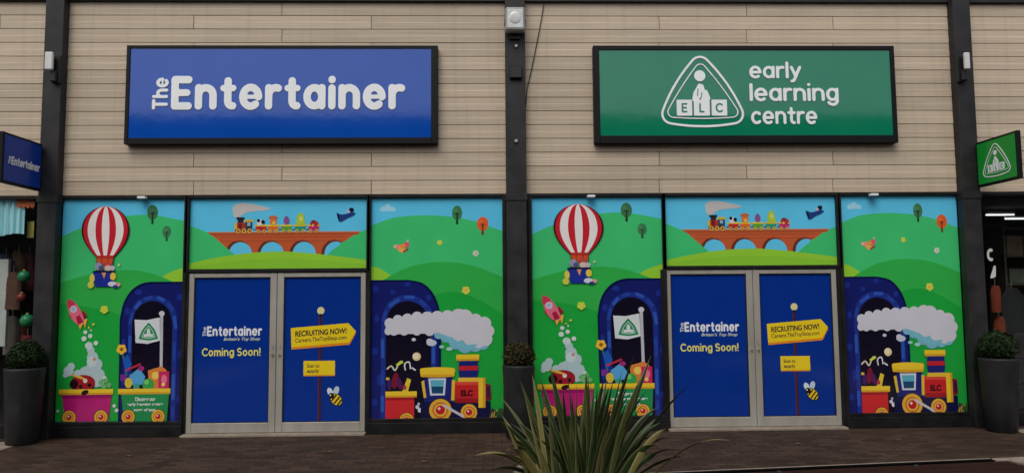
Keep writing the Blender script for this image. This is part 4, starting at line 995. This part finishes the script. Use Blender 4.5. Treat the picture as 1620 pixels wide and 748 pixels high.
ORG = noise_mat('orange bunting card', (.55, .10, .03), (.66, .16, .05), freq=6, rough=.6)
t = thing('bunting', 'orange red bunting at the top of the far left shop window', 'bunting', (on(42, 314, .022)[0], .022, on(42, 314, .022)[1]))
for k in range(4):
    a, zt_ = on(27+k*7, 316, .022); b_, zb_ = on(33.2+k*7, 330, .022); m = MB()
    m.add([(a, .022, zt_), (b_, .022, zt_), (b_, .022, zb_+.03), ((a+b_)/2, .022, zb_), (a, .022, zb_+.03), (a, .028, zt_), (b_, .028, zt_), (b_, .028, zb_+.03), ((a+b_)/2, .028, zb_), (a, .028, zb_+.03)], [[0, 1, 2, 3, 4], [5, 6, 7, 8, 9], [0, 1, 6, 5], [1, 2, 7, 6], [2, 3, 8, 7], [3, 4, 9, 8], [4, 0, 5, 9]], ORG); m.build('pennant', t)
YC = noise_mat('yellow card', (.62, .52, .12), (.72, .62, .18), freq=6, rough=.6)
a, z1 = on(43, 350, .15); b_, z0 = on(53, 376, .15); m = MB(); m.box(a, b_, .15, .156, z0, z1, YC, .002); tag(m.build('card', None, (a, .15, z0)), 'small yellow card hanging in the far left shop window', 'card')
a, z1 = on(-8, 410, .3); b_, z0 = on(7.5, 548, .3); m = MB(); m.box(a, b_, .3, .36, z0, z1, WPLASTIC, .006); tag(m.build('display_panel', None, (a, .3, z0)), 'narrow white display panel at the far left edge of the left shop window', 'panel')
GRN = noise_mat('green bauble', (.02, .20, .08), (.04, .30, .13), freq=5, rough=.25)
REDB = noise_mat('dark red bauble', (.16, .02, .02), (.26, .04, .03), freq=5, rough=.3)
rnd = random.Random(3)
for px, py, r, mt, lab in ((38, 437, .078, GRN, 'upper round green bauble in the far left shop window'), (43, 507, .088, GRN, 'lower round green bauble in the far left shop window'), (34, 470, .06, REDB, 'dark red bauble between the two green baubles in the far left shop window')):
    x, z = on(px, py, .28); t = thing('bauble', lab, 'ornament', (x, .28, z), 'baubles in the left shop window')
    m = MB(); m.sphere((x, .28, z), r, mt, 20); m.build('ball', t)
    m = MB(); m.tube((x, .28, z+r*.97), (x, .28, z+r*1.2), .014, YC); m.tube((x, .28, z+r*1.2), (x, .28, z+r*1.2+.12), .002, BLACK, n=6); m.build('hanger', t)
def garment(px, py, Y, w, h, mat, lab, grp):
    x, z = on(px, py, Y); t = thing('garment', lab, 'clothing', (x, Y, z), grp); m = MB(); n = 16; v = []
    for j in range(7):
        s = j/6; ww = w*(.5+.5*min(1, s*5))*(1+.05*math.sin(s*5)); zz = z-h*s
        for i in range(n):
            a = 6.283*i/n; v.append((x+ww/2*math.cos(a), Y+.05*math.sin(a)*(1+.4*math.sin(i*2.4+j*.3)), zz))
    m.add(v, [[j*n+i, j*n+(i+1) % n, (j+1)*n+(i+1) % n, (j+1)*n+i] for j in range(6) for i in range(n)], mat, True); m.build('cloth', t)
    m = MB(); m.tube((x, Y, z), (x, Y, z+.09), .004, ALU, n=6); m.build('hanger', t)
def cmat(n, c): return noise_mat(n, g(.7, c), c, freq=12, rough=.85)
garment(22, 430, .34, .22, .50, cmat('brown knit', (.16, .075, .05)), 'brown garment on a hanger in the far left shop window', 'garments in the left shop window')
garment(44, 530, .42, .2, .5, cmat('dark red knit', (.24, .03, .035)), 'dark red garment on a hanger in the far left shop window', 'garments in the left shop window')
for k, (px, py, c, w, lab) in enumerate(((10, 402, (.05, .06, .12), .24, 'navy blue garment beside the white panel in the far left shop window'), (30, 396, (.20, .10, .06), .20, 'tan brown garment behind the upper green bauble in the far left shop window'), (47, 400, (.14, .03, .05), .18, 'wine red garment nearest the column in the far left shop window'), (20, 500, (.20, .17, .15), .24, 'grey garment in the lower row of the far left shop window'), (34, 505, (.22, .05, .03), .2, 'rust red garment in the lower row of the far left shop window'))):
    garment(px, py, .50+.05*k, w, .52, cmat('knitwear', c), lab, 'garments in the left shop window')
RO = cmat('orange red cloth', (.30, .055, .025))
garment(1574, 452, .35, .14, .36, RO, 'upper orange red garment in the far right shop window', 'garments in the right shop window')
garment(1580, 500, .45, .17, .40, RO, 'lower orange red garment in the far right shop window above the planter', 'garments in the right shop window')
garment(1600, 455, .9, .34, .7, cmat('charcoal cloth', (.035, .035, .04)), 'charcoal garment in the far right shop window', 'garments in the right shop window')
# shelf unit and boxes
SH = noise_mat('shelf board', (.10, .085, .065), (.16, .13, .10), freq=7, rough=.7)
Y = 1.2; a, z1 = on(1586, 358, Y); b_, z0 = on(1660, 455, Y)
t = thing('shelf_unit', 'brown shelf unit inside the far right shop', 'shelf', (a, Y, 0)); m = MB()
m.box(a, a+.03, Y, Y+.4, 0, z1, SH); m.box(b_, b_+.03, Y, Y+.4, 0, z1, SH); m.box(a+.03, b_, Y+.38, Y+.4, 0, z1, SH); m.build('side_panel', t)
for k in range(4):
    m = MB(); zz = z1-.02-k*.42; m.box(a+.031, b_-.001, Y+.001, Y+.379, zz-.025, zz, SH); m.build('shelf', t)
CARD = noise_mat('tan carton', (.20, .14, .08), (.30, .22, .14), freq=8, rough=.8); CARD2 = noise_mat('grey green carton', (.12, .13, .10), (.2, .2, .16), freq=8, rough=.8)
for k, (u, lv, mt) in enumerate(((.06, 1, CARD), (.34, 1, CARD2), (.08, 2, CARD2), (.38, 2, CARD))):
    zz = z1-.02-lv*.42; m = MB(); m.box(a+u, a+u+.25, Y+.02, Y+.3, zz+.001, zz+.30-.04*k, mt, .006)
    tag(m.build('carton', None, (a+u, Y, zz)), ['tan carton at the left of the upper shelf in the far right shop', 'grey green carton at the right of the upper shelf in the far right shop', 'grey green carton at the left of the lower shelf in the far right shop', 'tan carton at the right of the lower shelf in the far right shop'][k], 'box', 'cartons on the shelf unit')
DK = noise_mat('dark carton', (.02, .02, .022), (.05, .045, .045), freq=6, rough=.6)
for k, (px, py, lab) in enumerate(((1604, 640, 'lowest dark carton of the stack in the far right shop window'), (1603, 590, 'middle dark carton of the stack in the far right shop window'), (1606, 545, 'topmost dark carton of the stack in the far right shop window'))):
    x, _z = on(px, py, .3); zz = .17+k*.34; m = MB(); m.box(x-.05, x+.45-.05*k, .25, .6, zz, zz+.335, DK, .01); tag(m.build('carton', None, (x, .3, zz)), lab, 'box', 'dark cartons in the right shop window')
tm, ntm, bt = new_mat('lit tube'); bt.inputs['Emission Color'].default_value = (.95, .97, 1, 1); bt.inputs['Emission Strength'].default_value = .9; bt.inputs['Base Color'].default_value = (.8, .8, .8, 1)
for k, (xa, ya, xb, yb, lab) in enumerate(((1560, 340, 1604, 336, 'left lit ceiling tube light inside the far right shop'), (1590, 346, 1640, 344, 'right lit ceiling tube light inside the far right shop'))):
    A_, zA = on(xa, ya, 1.6); B_, zB = on(xb, yb, 1.6); t = thing('tube_light', lab, 'lamp', (A_, 1.6, zA), 'tube lights in the right shop')
    m = MB(); m.tube((A_, 1.6, zA), (B_, 1.6, zA), .013, tm, n=10); m.build('tube', t); m = MB(); m.box(A_, B_, 1.58, 1.62, zA+.022, zA+.05, WPLASTIC); m.build('housing', t)
# white decals on the right glass
for px, py, lab, lp in ((1566, 403, 'white crescent sticker on the far right shop window', contours([arc(.5, .5, .4, .5, 70, 290, 14)], .16, .05)), (1571, 430, 'white leaf shaped sticker on the far right shop window', contours([[(0, 0), (.2, .55), (.35, 1)], [(.3, .1), (.35, .6), (.35, 1)], [(0, 0), (.3, .1)]], .1, .04))):
    x, z = P(px, py, -.002); m = MB(); v, f = fill(scale_loops(lp, x-.04, x+.04, z-.085, z+.085), .0008); m.add([(p[0], -.002-p[2], p[1]) for p in v], f, WPLASTIC); tag(m.build('sticker', None, (x, 0, z)), lab, 'sticker')

# ------------------------------------------------------------------ the row of shops across the walkway (seen only in reflections)
OPP = noise_mat('opposite wall', (.10, .09, .08), (.16, .145, .13), freq=2, rough=.8)
t = thing('opposite_shop_row', 'long dark row of shops across the walkway behind the viewer', 'building', (0, -17, 0))
m = MB(); m.box(-24, 24, -24, -17, 3.1, 7.7, OPP); m.box(-24, 24, -24, -17.6, 0, 3.1, FRAME); m.build('wall', t)
m = MB(); m.box(-24.3, 24.3, -24.3, -16.5, 7.7, 8.1, STEEL); m.build('roof', t)
for k in range(9):
    m = MB(); m.box(-24+k*5.9, -23.7+k*5.9, -17.3, -16.9, 0, 3.1, STEEL); m.build('column', t)
